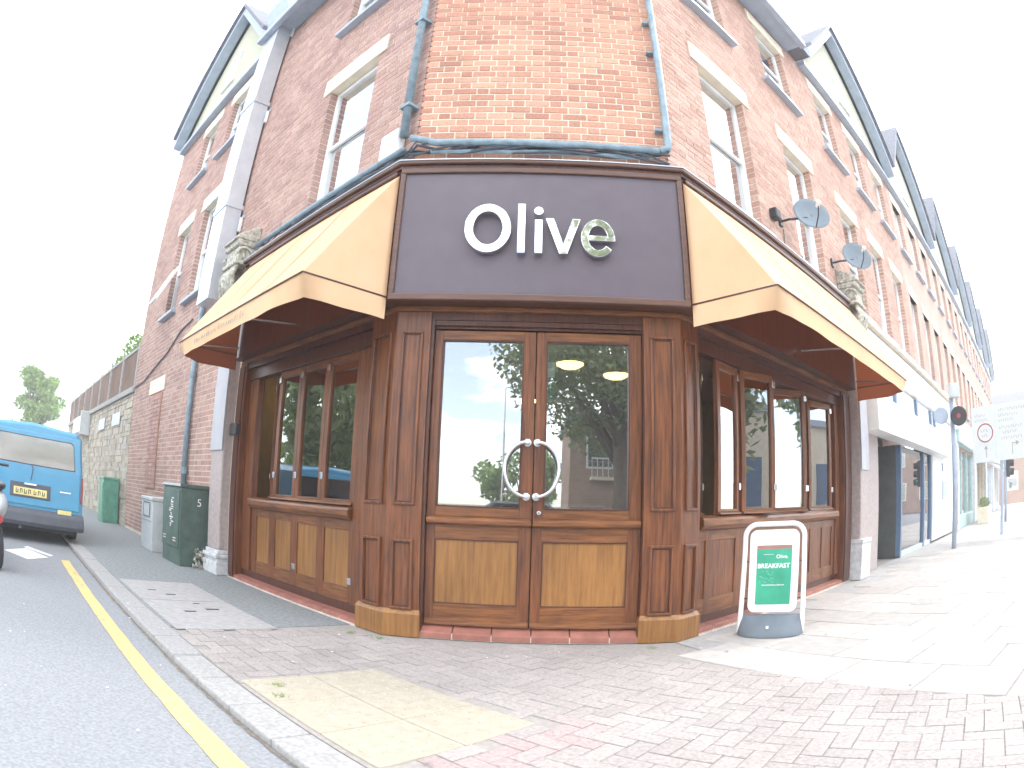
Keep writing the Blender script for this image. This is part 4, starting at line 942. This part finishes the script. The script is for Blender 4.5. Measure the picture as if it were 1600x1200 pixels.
# body: cross sections along length (o from 0 rear to -4.1 front)
def sect(o, w0, w1, zt, zb=.28, bow=.0):
    return [(-w0, o, zb), (-w0*1.0, o, .85), (-w1, o, zt-.10), (-w1*.90, o, zt-.02), (0, o, zt+.03), (w1*.90, o, zt-.02), (w1, o, zt-.10), (w0, o, .85), (w0, o, zb)]
secs = [sect(0, HW-.01, HW-.09, 1.56), sect(-.06, HW, HW-.075, 1.60), sect(-1.2, HW, HW-.07, 1.66), sect(-2.6, HW, HW-.08, 1.64), sect(-3.0, HW-.01, HW-.10, 1.60)]
secs += [sect(-3.5, HW-.03, HW-.1, 1.12), sect(-4.1, HW-.10, HW-.14, .92)]
b = B(FV); k = 9
for s_ in secs: b.add(s_, [])
for i in range(len(secs)-1):
    for j in range(k-1): b.f.append([i*k+j, (i+1)*k+j, (i+1)*k+j+1, i*k+j+1])
    b.f.append([i*k+k-1, (i+1)*k+k-1, (i+1)*k, i*k])
b.f.append([i for i in range(k)]); m_ = (len(secs)-1)*k; b.f.append([m_+i for i in range(k)][::-1])
bo = b.build('body', 'van', van, bevel=.015)
bm = bmesh.new(); bm.from_mesh(bo.data); bmesh.ops.recalc_face_normals(bm, faces=bm.faces); bm.to_mesh(bo.data); bm.free()
# rear door details on plane o=0
tg = B(FV); tg.front([(-.80, .50), (.80, .50), (.80, .98), (.76, 1.50), (-.76, 1.50), (-.80, .98)], .002, .02); tg.build('tailgate', 'van', van, bevel=.012)
rwn = thing; w = B(FV); w.front([(-.70, 1.06), (.70, 1.06), (.655, 1.40), (.60, 1.43), (-.60, 1.43), (-.655, 1.40)], .021, .028); rwg = w.build('rear_window', 'vglass', van, bevel=.003)
w = B(FV); w.front([(-.71, 1.05), (.71, 1.05), (.66, 1.41), (.61, 1.44), (-.61, 1.44), (-.66, 1.41)], .0205, .0212); w.build('window_seal', 'black', van)
B(FV).box(-.33, .33, .0202, .032, .60, .80).build('plate_recess', 'bumper', van, bevel=.01)
pt = B(FV).box(-.27, .27, .033, .038, .63, .735).build('number_plate', 'plate', van, bevel=.004)
cu = B(FV)
for q in range(7):
    x = -.235+q*.068+(.02 if q > 3 else 0)
    cu.box(x, x+.012, .0382, .0388, .65, .715); 
    if q % 2: cu.box(x, x+.04, .0382, .0388, .70, .712)
    else: cu.box(x, x+.04, .0382, .0388, .652, .664)
    cu.box(x+.03, x+.042, .0382, .0388, .66, .70)
cu.build('plate_characters', 'black', pt, kind='stuff')
B(FV).box(-.10, .10, .033, .055, .775, .80).build('plate_lamp', 'steel', van, bevel=.004)
B(FV).box(.48, .66, .0205, .026, .735, .755).build('badge', 'steel', van, bevel=.003)
B(FV).tube([(0, .026, 1.06), (.03, .04, 1.0), (.0, .028, .84)], .007, 6).build('wiper_hose', 'bumper', van)
bp_ = B(FV); bp_.ext([(-.25, .22), (.08, .22), (.12, .28), (.11, .40), (.05, .46), (-.25, .46)], -HW-.01, HW+.01); bp_.build('bumper', 'bumper', van, bevel=.02)
for a, m in ((.45, 'plate'), (-.6, 'red')): B(FV).box(a, a+.22, .055, .075, .44, .50).build('rear_fog_lamp', m, van, bevel=.006)
for a in (HW-.045, -HW+.015): B(FV).box(a, a+.03, .006, .03, .62, .98).build('tail_light', 'red', van, bevel=.006)
for sd in (-1, 1):
    for o in (-.75, -3.35):
        tb = B(FV); tb.tube([(sd*(HW-.17), o, .28), (sd*(HW-.02), o, .28)], .28, 24); wh = tb.build('wheel', 'tyre', van, bevel=.03); B(FV).tube([(sd*(HW-.02), o, .28), (sd*(HW-.005), o, .28)], .17, 20).build('rim', 'steel', wh)
    g = B(FV); aa = sd*(HW-.03)
    g.add([(aa, -.3, .98), (aa, -1.3, .98), (sd*(HW-.068), -1.3, 1.46), (sd*(HW-.068), -.35, 1.44)], [(0, 1, 2, 3)]); g.build('side_window', 'vglass', van)
B(FV).tube([(-.15, -.2, .2), (-.15, .06, .19)], .025, 10).build('exhaust', 'bumper', van)
B(FV).box(-HW+.12, HW-.12, -3.6, -.25, .14, .27).build('underbody', 'black', van)
# partial motor scooter at the left edge of frame
sc_ = thing('motor_scooter', (-4.1, -.4, ZR), 'pale motor scooter standing in the road at the left picture edge', 'scooter')
FS = Fr(-3.89, -.57, .87, -.49, .49, .87, ZR)
def ell(b, c, r, k=14):
    for i in range(k+1): pass
    n0 = len(b.v); kk = 18
    for i in range(k+1):
        t = -math.pi/2+math.pi*i/k
        for j in range(kk): a = 2*math.pi*j/kk; b.v.append(b.fr(c[0]+r[0]*math.cos(t)*math.cos(a), c[1]+r[1]*math.cos(t)*math.sin(a), c[2]+r[2]*math.sin(t)))
    for i in range(k):
        for j in range(kk): b.f.append([n0+i*kk+j, n0+i*kk+(j+1) % kk, n0+(i+1)*kk+(j+1) % kk, n0+(i+1)*kk+j])
    return b
sb_ = B(FS); ell(sb_, (-.15, 0, .62), (.38, .15, .16)); sb_.build('body', 'lgrey', sc_, smooth=True)
ss = B(FS); ell(ss, (-.2, 0, .80), (.35, .13, .06)); ss.build('seat', 'black', sc_, smooth=True)
for a in (.05, -1.15): 
    t = B(FS); t.tube([(a, -.05, .22), (a, .05, .22)], .22, 22); wq = t.build('wheel', 'tyre', sc_, bevel=.03); B(FS).tube([(a, -.055, .22), (a, .055, .22)], .11, 16).build('rim', 'steel', wq)
B(FS).tube([(-1.15, 0, .22), (-.95, 0, .75), (-.85, 0, 1.0)], .03, 8).build('fork', 'steel', sc_); B(FS).tube([(-.85, -.3, 1.0), (-.85, .3, 1.0)], .016, 8).build('handlebar', 'black', sc_)
B(FS).box(-.95, -.3, -.13, .13, .24, .30).build('footboard', 'lgrey', sc_, bevel=.02); B(FS).box(-1.02, -.95, -.2, .2, .3, .85).build('leg_shield', 'lgrey', sc_, bevel=.03)
B(FS).tube([(.20, .0, .5), (.26, .0, .5)], .04, 10).build('tail_light', 'red', sc_)
# ------------------------------------------------------------------ pavement sign
FA, la = between((2.79, .11), (3.30, -.13)); la = .56; FA = Fr(2.79, .11, .905, -.425, -.425, -.905)
AB = thing('pavement_sign', (3.04, -.02, 0), 'white framed swing sign with a green BREAKFAST poster on the pavement', 'pavement sign')
def rrect(a0, a1, z0, z1, r, n=6):
    p = []
    for cx, cz, s in ((a1-r, z1-r, 0), (a0+r, z1-r, 90), (a0+r, z0+r, 180), (a1-r, z0+r, 270)):
        p += arc(cx, cz, r, r, s, s+90, n)
    return p
w_ = .52
fr_ = [(0.0, .02, .02), (.0, .0, .10), (.015, -.0, .74)]+[(x, 0, z) for x, z in arc(.115, .80, .1, .1, 180, 90, 8)]+[(x, 0, z) for x, z in arc(w_-.115, .80, .1, .1, 90, 0, 8)]+[(w_-.015, 0, .74), (w_, .0, .10), (w_, .02, .02)]
B(FA).tube(fr_, .021, 10).build('frame', 'white', AB, smooth=True)
pnl = B(FA); pnl.front(rrect(.055, w_-.055, .185, .855, .06), -.012, .012); pnl = pnl.build('panel', 'white', AB, bevel=.004)
po = B(FA); po.front(rrect(.115, w_-.115, .25, .73, .004, 1), .013, .0145); po = po.build('poster', 'poster', AB)
B(FA).box(.115, w_-.115, .0146, .0156, .70, .73).build('poster_strip', 'pinkbr', AB)
def text(body, fr, a, o, z, size, m, parent, bold=0, sx=1):
    cu = bpy.data.curves.new('t', 'FONT'); cu.body = body; cu.size = size; cu.extrude = .0006; cu.offset = bold
    tx = bpy.data.objects.new('t', cu); COL.objects.link(tx); me = bpy.data.meshes.new_from_object(tx); bpy.data.objects.remove(tx); me.materials.clear(); me.materials.append(M[m])
    ob = bpy.data.objects.new('lettering', me); COL.objects.link(ob); ob.parent = parent; ob.location = fr(a, o, z)-wloc(parent); ob.scale = (sx, 1, 1)
    ob.rotation_euler = (math.pi/2, 0, math.atan2(fr.d[1], fr.d[0])); return ob
text('BREAKFAST', FA, .122, .0165, .548, .052, 'text_w', AB, .0012, 1.0)
text('Olive.', FA, .275, .0165, .625, .042, 'text_w', AB, .0006)
sm_ = B(FA)
for q in range(22): a = .165+q*.0085; sm_.box(a, a+.0055, .0162, .017, .405, .405+random.uniform(.006, .010))
for q in range(14): a = .17+q*.006; sm_.box(a, a+.004, .0162, .017, .655, .655+random.uniform(.003, .006))
sm_.build('small_print', 'text_w', AB, kind='stuff')
mo = B(FA)
for q in range(30): a, z = .14+random.random()*.11, .43+random.random()*.09; mo.box(a, a+random.uniform(.004, .02), .0161, .0168, z, z+random.uniform(.004, .012))
M['moss'] = plain('pale green print', (.12, .5, .32), .5); mo.build('leaf_print', 'moss', AB, kind='stuff')
for a in (.14, w_-.14): B(FA).tube([(a, 0, .875), (a, 0, .90)], .006, 6).build('hanger', 'black', AB)
for a in (.05, w_-.05):
    for z in (.3, .6): B(FA).tube([(.02 if a < .2 else w_-.02, 0, z), (a+.01 if a < .2 else a-.01, 0, z)], .006, 6).build('hanger', 'black', AB)
ba = B(FA); rings = []
for (ha, hb_, z) in ((.275, .20, .005), (.275, .20, .03), (.26, .13, .09), (.24, .06, .15), (.235, .03, .165)):
    rings.append([(w_/2+ha*(abs(math.cos(t))**.8)*(1 if math.cos(t) > 0 else -1), hb_*math.sin(t), z) for t in [2*math.pi*j/32 for j in range(32)]])
for r_ in rings: ba.add(r_, [])
for i in range(len(rings)-1):
    for j in range(32): f = [i*32+j, i*32+(j+1) % 32, (i+1)*32+(j+1) % 32, (i+1)*32+j]; ba.f.append(f)
ba.f.append([4*32+j for j in range(32)])
M['base'] = plain('grey rubber base', (.14, .17, .20), .6)
ba.build('base', 'base', AB, smooth=True)
B(FA).lathe((w_/2-.02, .16, .085), [(.012, -.01), (.012, .01)], 10).build('filler_cap', 'white', AB)
# ------------------------------------------------------------------ right shopfronts
s1 = thing('white_shopfront', tuple(FR(10, .1, 0)), 'white modern shopfront with navy door frames next to the corner cafe', 'shopfront')
B(FR).box(4.9, 13.3, .0, .30, 2.08, 2.62).build('sign_box', 'white', s1, bevel=.01)
B(FR).box(4.78, 15.8, -.02, .14, 2.63, 3.05).build('blank_band', 'white', s1, bevel=.01)
B(FR).box(4.78, 15.8, -.02, .22, 3.06, 3.62).build('upper_fascia', 'white', s1, bevel=.02)
B(FR).box(4.78, 15.8, -.02, .30, 3.63, 3.72).build('cornice', 'lintel', s1, bevel=.02)
for a in (6.6, 8.6, 10.4, 11.0): B(FR).box(a, a+.12, .141, .20, 2.64, 3.02).build('bracket', 'navy', s1)  # navy blocks stand in for open gaps, their shade put into colour
B(FR).box(4.78, 5.80, -.12, .02, 0, 2.62).build('pier', 'stone', s1, bevel=.01)
B(FR).box(5.82, 7.62, -1.4, -1.36, 0, 2.08).build('recess_back', 'shopdark', s1); B(FR).box(5.83, 5.87, -1.36, -.1, 0, 2.08).build('recess_side', 'shopdark', s1); B(FR).box(7.6, 7.64, -1.36, -.1, 0, 2.08).build('recess_side', 'shopdark', s1)
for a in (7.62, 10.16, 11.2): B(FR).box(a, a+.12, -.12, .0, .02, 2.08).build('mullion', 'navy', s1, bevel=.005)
for a0, a1 in ((7.74, 10.16), (10.28, 11.2)): B(FR).box(a0, a1, -.06, -.05, .1, 2.08).build('pane', 'glassS', s1); B(FR).box(a0, a1, -.1, -.02, .0, .1).build('bottom_rail', 'lgrey', s1)
B(FR).box(7.64, 11.3, -1.4, -1.34, 0, 2.6).build('display_back', 'stone', s1)
wp_ = B(FR).box(11.32, 15.6, -.1, .03, .05, 2.2).build('white_panel', 'white', s1, bevel=.01)
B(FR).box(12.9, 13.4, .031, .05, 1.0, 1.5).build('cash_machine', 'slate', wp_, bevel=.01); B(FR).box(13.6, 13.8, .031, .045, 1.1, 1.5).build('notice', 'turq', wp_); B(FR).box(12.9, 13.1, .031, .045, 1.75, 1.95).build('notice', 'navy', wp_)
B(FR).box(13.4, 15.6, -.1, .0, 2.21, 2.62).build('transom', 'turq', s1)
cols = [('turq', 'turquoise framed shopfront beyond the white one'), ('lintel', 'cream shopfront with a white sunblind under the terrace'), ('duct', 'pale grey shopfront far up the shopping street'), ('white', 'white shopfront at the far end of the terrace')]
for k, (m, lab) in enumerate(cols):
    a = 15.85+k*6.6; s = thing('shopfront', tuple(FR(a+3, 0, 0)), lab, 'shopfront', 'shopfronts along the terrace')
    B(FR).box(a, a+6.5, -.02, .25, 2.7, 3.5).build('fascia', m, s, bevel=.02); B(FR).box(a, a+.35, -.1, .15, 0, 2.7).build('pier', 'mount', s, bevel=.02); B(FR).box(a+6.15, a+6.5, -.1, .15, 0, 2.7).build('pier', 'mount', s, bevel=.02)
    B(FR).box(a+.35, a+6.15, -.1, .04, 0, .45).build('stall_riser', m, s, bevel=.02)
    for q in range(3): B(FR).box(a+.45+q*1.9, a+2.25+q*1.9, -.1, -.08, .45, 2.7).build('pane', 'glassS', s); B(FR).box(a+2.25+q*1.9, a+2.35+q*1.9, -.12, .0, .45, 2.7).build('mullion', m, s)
    B(FR).box(a+.35, a+6.15, -1.5, -1.45, 0, 2.7).build('back_wall', 'shopdark', s)
    if k in (1, 3): B(FR).ext([(.25, 2.7), (1.5, 2.15), (1.5, 2.0), (1.46, 2.0), (1.46, 2.13), (.25, 2.64)][::-1], a+.5, a+6.0).build('sunblind', 'white', s)
pt_ = thing('planter', tuple(FR(20, 1.0, 0)), 'low cream planter box with clipped greenery outside the distant shops', 'planter'); B(FR).box(19.4, 21.4, .5, .95, 0, .6).build('trough', 'lintel', pt_, bevel=.02); f = B(); 
for q in range(6): foliage(f, tuple(FR(19.6+q*.32, .72, .75)), (.2, .2, .2), 90, .05)
f.build('foliage', 'leafB', pt_)
fb2 = thing('distant_building', (46, 40, 0), 'far pale building closing the end of the shopping street', 'building')
FD = Fr(44, 38.2, .70, -.714, -.714, -.70)
B(FD).box(-1, 14, -8, 0, 0, 7.8).build('wall', 'btx', fb2); b = B(FD); b.ext([(-8, 7.8), (.3, 7.8), (-4, 10.6)], -1.2, 14).build('roof', 'roof', fb2)
for q in range(5):
    for z in (1.2, 4.4): wq = B(FD).box(.2+q*2.6, 1.4+q*2.6, .0, .04, z, z+1.7).build('window', 'white', fb2); B(FD).box(.3+q*2.6, 1.3+q*2.6, .041, .05, z+.1, z+1.6).build('pane', 'glassS', wq)
# traffic sign board
ts = thing('direction_sign', (12.6, 7.0, 0), 'large pale traffic sign on two posts with a red ring and arrows', 'traffic sign')
FT = Fr(12.0, 7.52, .70, -.714, -.714, -.70, -.09)
B(FT).box(0, 2.4, .0, .03, 1.90, 3.28).build('board', 'signw', ts, bevel=.008); B(FT).box(.68, .69, .031, .034, 1.95, 3.22).build('divider', 'lgrey', ts)
for a in (.82, 2.0): B(FT).tube([(a, -.05, 0), (a, -.05, 3.3)], .045, 10).build('post', 'slate', ts)
rg = B(FT); o = arc(.38, 2.62, .235, .235, 0, 360, 32); i_ = arc(.38, 2.62, .205, .205, 0, 360, 32)
rg.add([(a, .034, z) for a, z in o]+[(a, .034, z) for a, z in i_], [(k, k+1, 33+k+1, 33+k) for k in range(32)]); rg.f = [f[::-1] for f in rg.f]; rg.build('red_ring', 'red', ts)
ar = B(FT); ar.box(.375, .395, .031, .036, 2.02, 2.24); ar.front([(.33, 2.22), (.44, 2.22), (.385, 2.32)], .031, .036); ar.box(1.15, 1.17, .031, .036, 2.02, 2.28); ar.box(1.15, 1.28, .031, .036, 2.28, 2.30); ar.front([(1.27, 2.23), (1.37, 2.29), (1.27, 2.35)], .031, .036); ar.each('arrow', 'text_g', ts)
for (x0, x1, z, nl) in ((.1, .45, 3.06, 6), (.1, .5, 2.94, 7), (.25, .5, 2.68, 3), (.28, .48, 2.55, 3), (.8, 1.9, 3.14, 16), (.8, 1.4, 3.0, 9), (.8, 1.25, 2.88, 7), (.8, 1.5, 2.70, 10), (.9, 1.35, 2.58, 6), (.85, 1.5, 2.44, 9)):
    l = B(FT); 
    for q in range(nl): a = x0+(x1-x0)*q/nl; w0 = (x1-x0)/nl*.6; l.box(a, a+w0*.3, .031, .035, z-.03, z+.03); l.box(a+w0*.3, a+w0, .031, .035, z-.03+.05*(q % 2), z-.018+.05*(q % 2))
    l.build('sign_text', 'text_g', ts, kind='stuff')
def signal(x, y, zc, ang, lab, lit):
    t = thing('traffic_light', (x, y, 0), lab, 'traffic light'); f = Fr(x, y, math.cos(ang), math.sin(ang), math.sin(ang), -math.cos(ang))
    B(f).tube([(0, 0, 0), (0, 0, zc+.5)], .055, 12).build('pole', 'slate', t, smooth=True)
    if lit == 'red': B(f).box(-.13, .13, .06, .2, zc+.25, zc+.55).build('signal_box', 'lgrey', t, bevel=.03); return t
    B(f).box(-.13, .13, .06, .2, zc-.75, zc+.2).build('signal_box', 'black', t, bevel=.03)
    for q, (m, z) in enumerate((('red', zc+.02), ('brass', zc-.28), ('dgreen', zc-.58))):
        if lit == 'green' and q == 2: m = 'green_l'
        B(f).tube([(0, .2, z), (0, .215, z)], .10, 18).build('lens', m, t); B(f).tube([(0, .2, z+.01), (0, .36, z)], [.125, .12], 18, cap=False).build('hood', 'black', t)
    return t
sgl = signal(9.55, 5.45, 2.75, math.atan2(-.86, .5)+1.0, 'pedestrian crossing traffic light with dark hooded red lens beside the shops', 'red')
B(Fr(9.55, 5.45, .75, -.66, -.66, -.75)).tube([(.16, .1, 2.62), (.16, .42, 2.60)], .19, 24).build('round_backboard', 'black', sgl, smooth=False, bevel=.02)
B(Fr(9.55, 5.45, .75, -.66, -.66, -.75)).tube([(.16, .421, 2.60), (.16, .43, 2.60)], .045, 16).build('red_figure', 'red', sgl)
B(Fr(9.55, 5.45, .75, -.66, -.66, -.75)).tube([(-.25, .1, 2.68), (-.25, .3, 2.66)], .17, 24).build('round_backboard', 'slate', sgl, bevel=.02)
signal(17.6, 11.8, 2.3, .7, 'farther traffic light showing green below the big sign', 'green')
# ------------------------------------------------------------------ things across the streets (seen in the glass)
tree(4.6, -19.5, 13.5, 5.2, 'big plane tree across the junction, mirrored in the right door', n=26000, size=.13, m='leafB', trunk=.35, low=.25, clumps=70)
tree(11, -24, 12, 4.8, 'second plane tree across the junction beside the brick block', n=9000, size=.25, m='leafB', trunk=.3, low=.25, clumps=40)
tree(.6, -40, 5.5, 3.0, 'low bushy tree across the junction left of the plane tree', n=4000, size=.25, m='leafA', trunk=.2, low=.2)
for k, (x, y, h, r) in enumerate(((-14, 2.0, 6.5, 2.9), (-20, 3.5, 8.5, 3.3), (-12.5, -3.5, 6.0, 2.8), (-26, 2.5, 9, 3.6))):
    tree(x, y, h, r, ['leafy tree across the side street facing the cafe windows', 'taller leafy tree farther along across the side street', 'low leafy tree across the side street nearest the junction', 'last leafy tree across the side street'][k], n=6500, size=.16, m='leafA' if k % 2 else 'leafB', trunk=.2, low=.12, clumps=36)
ob_ = thing('brick_block', (8, -27, 0), 'brown brick block with balcony across the junction, mirrored in the right door', 'building')
FO = Fr(3.0, -26, 1, 0, 0, 1)
B(FO).box(0, 18, -8, 0, 0, 5.6).build('wall', 'btx', ob_); B(FO).box(-.2, 18.2, -8.2, .3, 5.6, 5.9).build('roof', 'slate', ob_); B(FO).box(1, 9, 0, 1.0, 2.6, 2.75).build('balcony', 'lintel', ob_)
for q in range(30): B(FO).box(1+q*.27, 1.04+q*.27, .92, .97, 2.75, 3.6).build('baluster', 'white', ob_)
B(FO).box(1, 9.2, .9, 1.0, 3.6, 3.68).build('handrail', 'white', ob_)
for q in range(7): wq = B(FO).box(.8+q*2.4, 2.2+q*2.4, .0, .05, 3.2, 4.8).build('window', 'white', ob_); B(FO).box(.9+q*2.4, 2.1+q*2.4, .051, .06, 3.3, 4.7).build('pane', 'glassS', wq)
bw_ = thing('boundary_wall', (-4, -25, 0), 'low buff wall across the junction', 'wall'); B().box(-5, 3, -25.3, -25, -.05, 1.3).build('face', 'lintel', bw_)
ap = thing('apartment_block', (-15, -48, 0), 'distant grey apartment block across the junction, mirrored in the left door', 'building'); B().box(-19, -12, -56, -48, 0, 8).build('wall', 'conc', ap)
for q in range(4):
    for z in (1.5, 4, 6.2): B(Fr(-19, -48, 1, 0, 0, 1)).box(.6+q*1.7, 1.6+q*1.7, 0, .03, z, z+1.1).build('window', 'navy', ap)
for x, h in ((-6.3, 9), (-7.6, 8), (-.4, 8)):
    l = thing('street_lamp', (x, -30, 0), ['slim grey street lamp across the junction', 'slim street lamp farthest left across the junction', 'slim street lamp before the buff wall'][(-6.3, -7.6, -.4).index(x)], 'street lamp'); B().tube([(x, -30, -.05), (x, -30, h), (x+1, -30, h+.2)], .06, 8, local=False).build('pole', 'steel', l); B().box(x+.8, x+1.4, -30.1, -29.9, h+.1, h+.25).build('lamp_head', 'lgrey', l)
def car(x, y, m, lab):
    t = thing('parked_car', (x, y, ZR), lab, 'car', 'cars parked across the junction'); f = Fr(x, y, 1, 0, 0, 1, ZR)
    pr = [(-2.1, .3), (2.1, .3), (2.12, .7), (1.3, .88), (.7, 1.38), (-1.1, 1.42), (-1.9, .92), (-2.12, .8)]
    B(f).front(pr, -.8, .8).build('body', m, t, bevel=.06)
    for o in (-.81, .81): g = B(f); g.front([(-1.6, .93), (1.1, .92), (.6, 1.32), (-1.0, 1.34)], o-.01, o+.01); g.build('side_window', 'vglass', t)
    for a in (-1.3, 1.3):
        for o in (-.72, .72): w = B(f).tube([(a, o-.1, .3), (a, o+.1, .3)], .3, 20).build('wheel', 'tyre', t, bevel=.02); B(f).tube([(a, o-.11, .3), (a, o+.11, .3)], .17, 14).build('rim', 'steel', w)
car(6.5, -15.5, 'slate', 'dark grey car parked across the junction below the plane tree'); car(1.0, -17, 'roof', 'black car parked across the junction behind the photographer'); car(-5.2, -22, 'mgreen', 'greenish car parked far across the junction'); M['rcar'] = plain('red car paint', (.45, .04, .05), .3, coat=.5); car(-10, -25, 'rcar', 'red car far across the junction at the left')
# opposite side of the shopping street (mirrored in the open window leaves)
os_ = thing('opposite_building', tuple(FR(18, 16, 0)), 'pale rendered building across the shopping street, mirrored in the open windows', 'building'); B(FR).box(12, 30, 15, 23, 0, 5).build('wall', 'lintel', os_); B(FR).box(11.8, 30.2, 14.8, 23.2, 5, 5.3).build('roof', 'slate', os_)
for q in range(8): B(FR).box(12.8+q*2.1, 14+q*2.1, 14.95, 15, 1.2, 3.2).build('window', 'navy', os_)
w = FR(9, 13, 0); tree(w.x, w.y, 9, 3.2, 'leafy tree across the shopping street, mirrored in the open windows', n=5000, size=.2, m='leafB', trunk=.22, low=.25, clumps=34)

# ------------------------------------------------------------------ haze
hz = B(); hz.box(-135, 155, -135, 155, -1.2, 16.0)
hm = bpy.data.materials.new('haze air'); hm.use_nodes = True; nt = hm.node_tree; nt.nodes.clear()
ho = N(nt, 'ShaderNodeOutputMaterial'); pv = N(nt, 'ShaderNodeVolumePrincipled'); pv.inputs['Color'].default_value = (.97, .98, 1, 1); pv.inputs['Density'].default_value = .0032; pv.inputs['Anisotropy'].default_value = .0
nt.links.new(pv.outputs[0], ho.inputs['Volume']); M['haze'] = hm
hz.build('haze', 'haze', kind='stuff')
SC.cycles.volume_bounces = 1
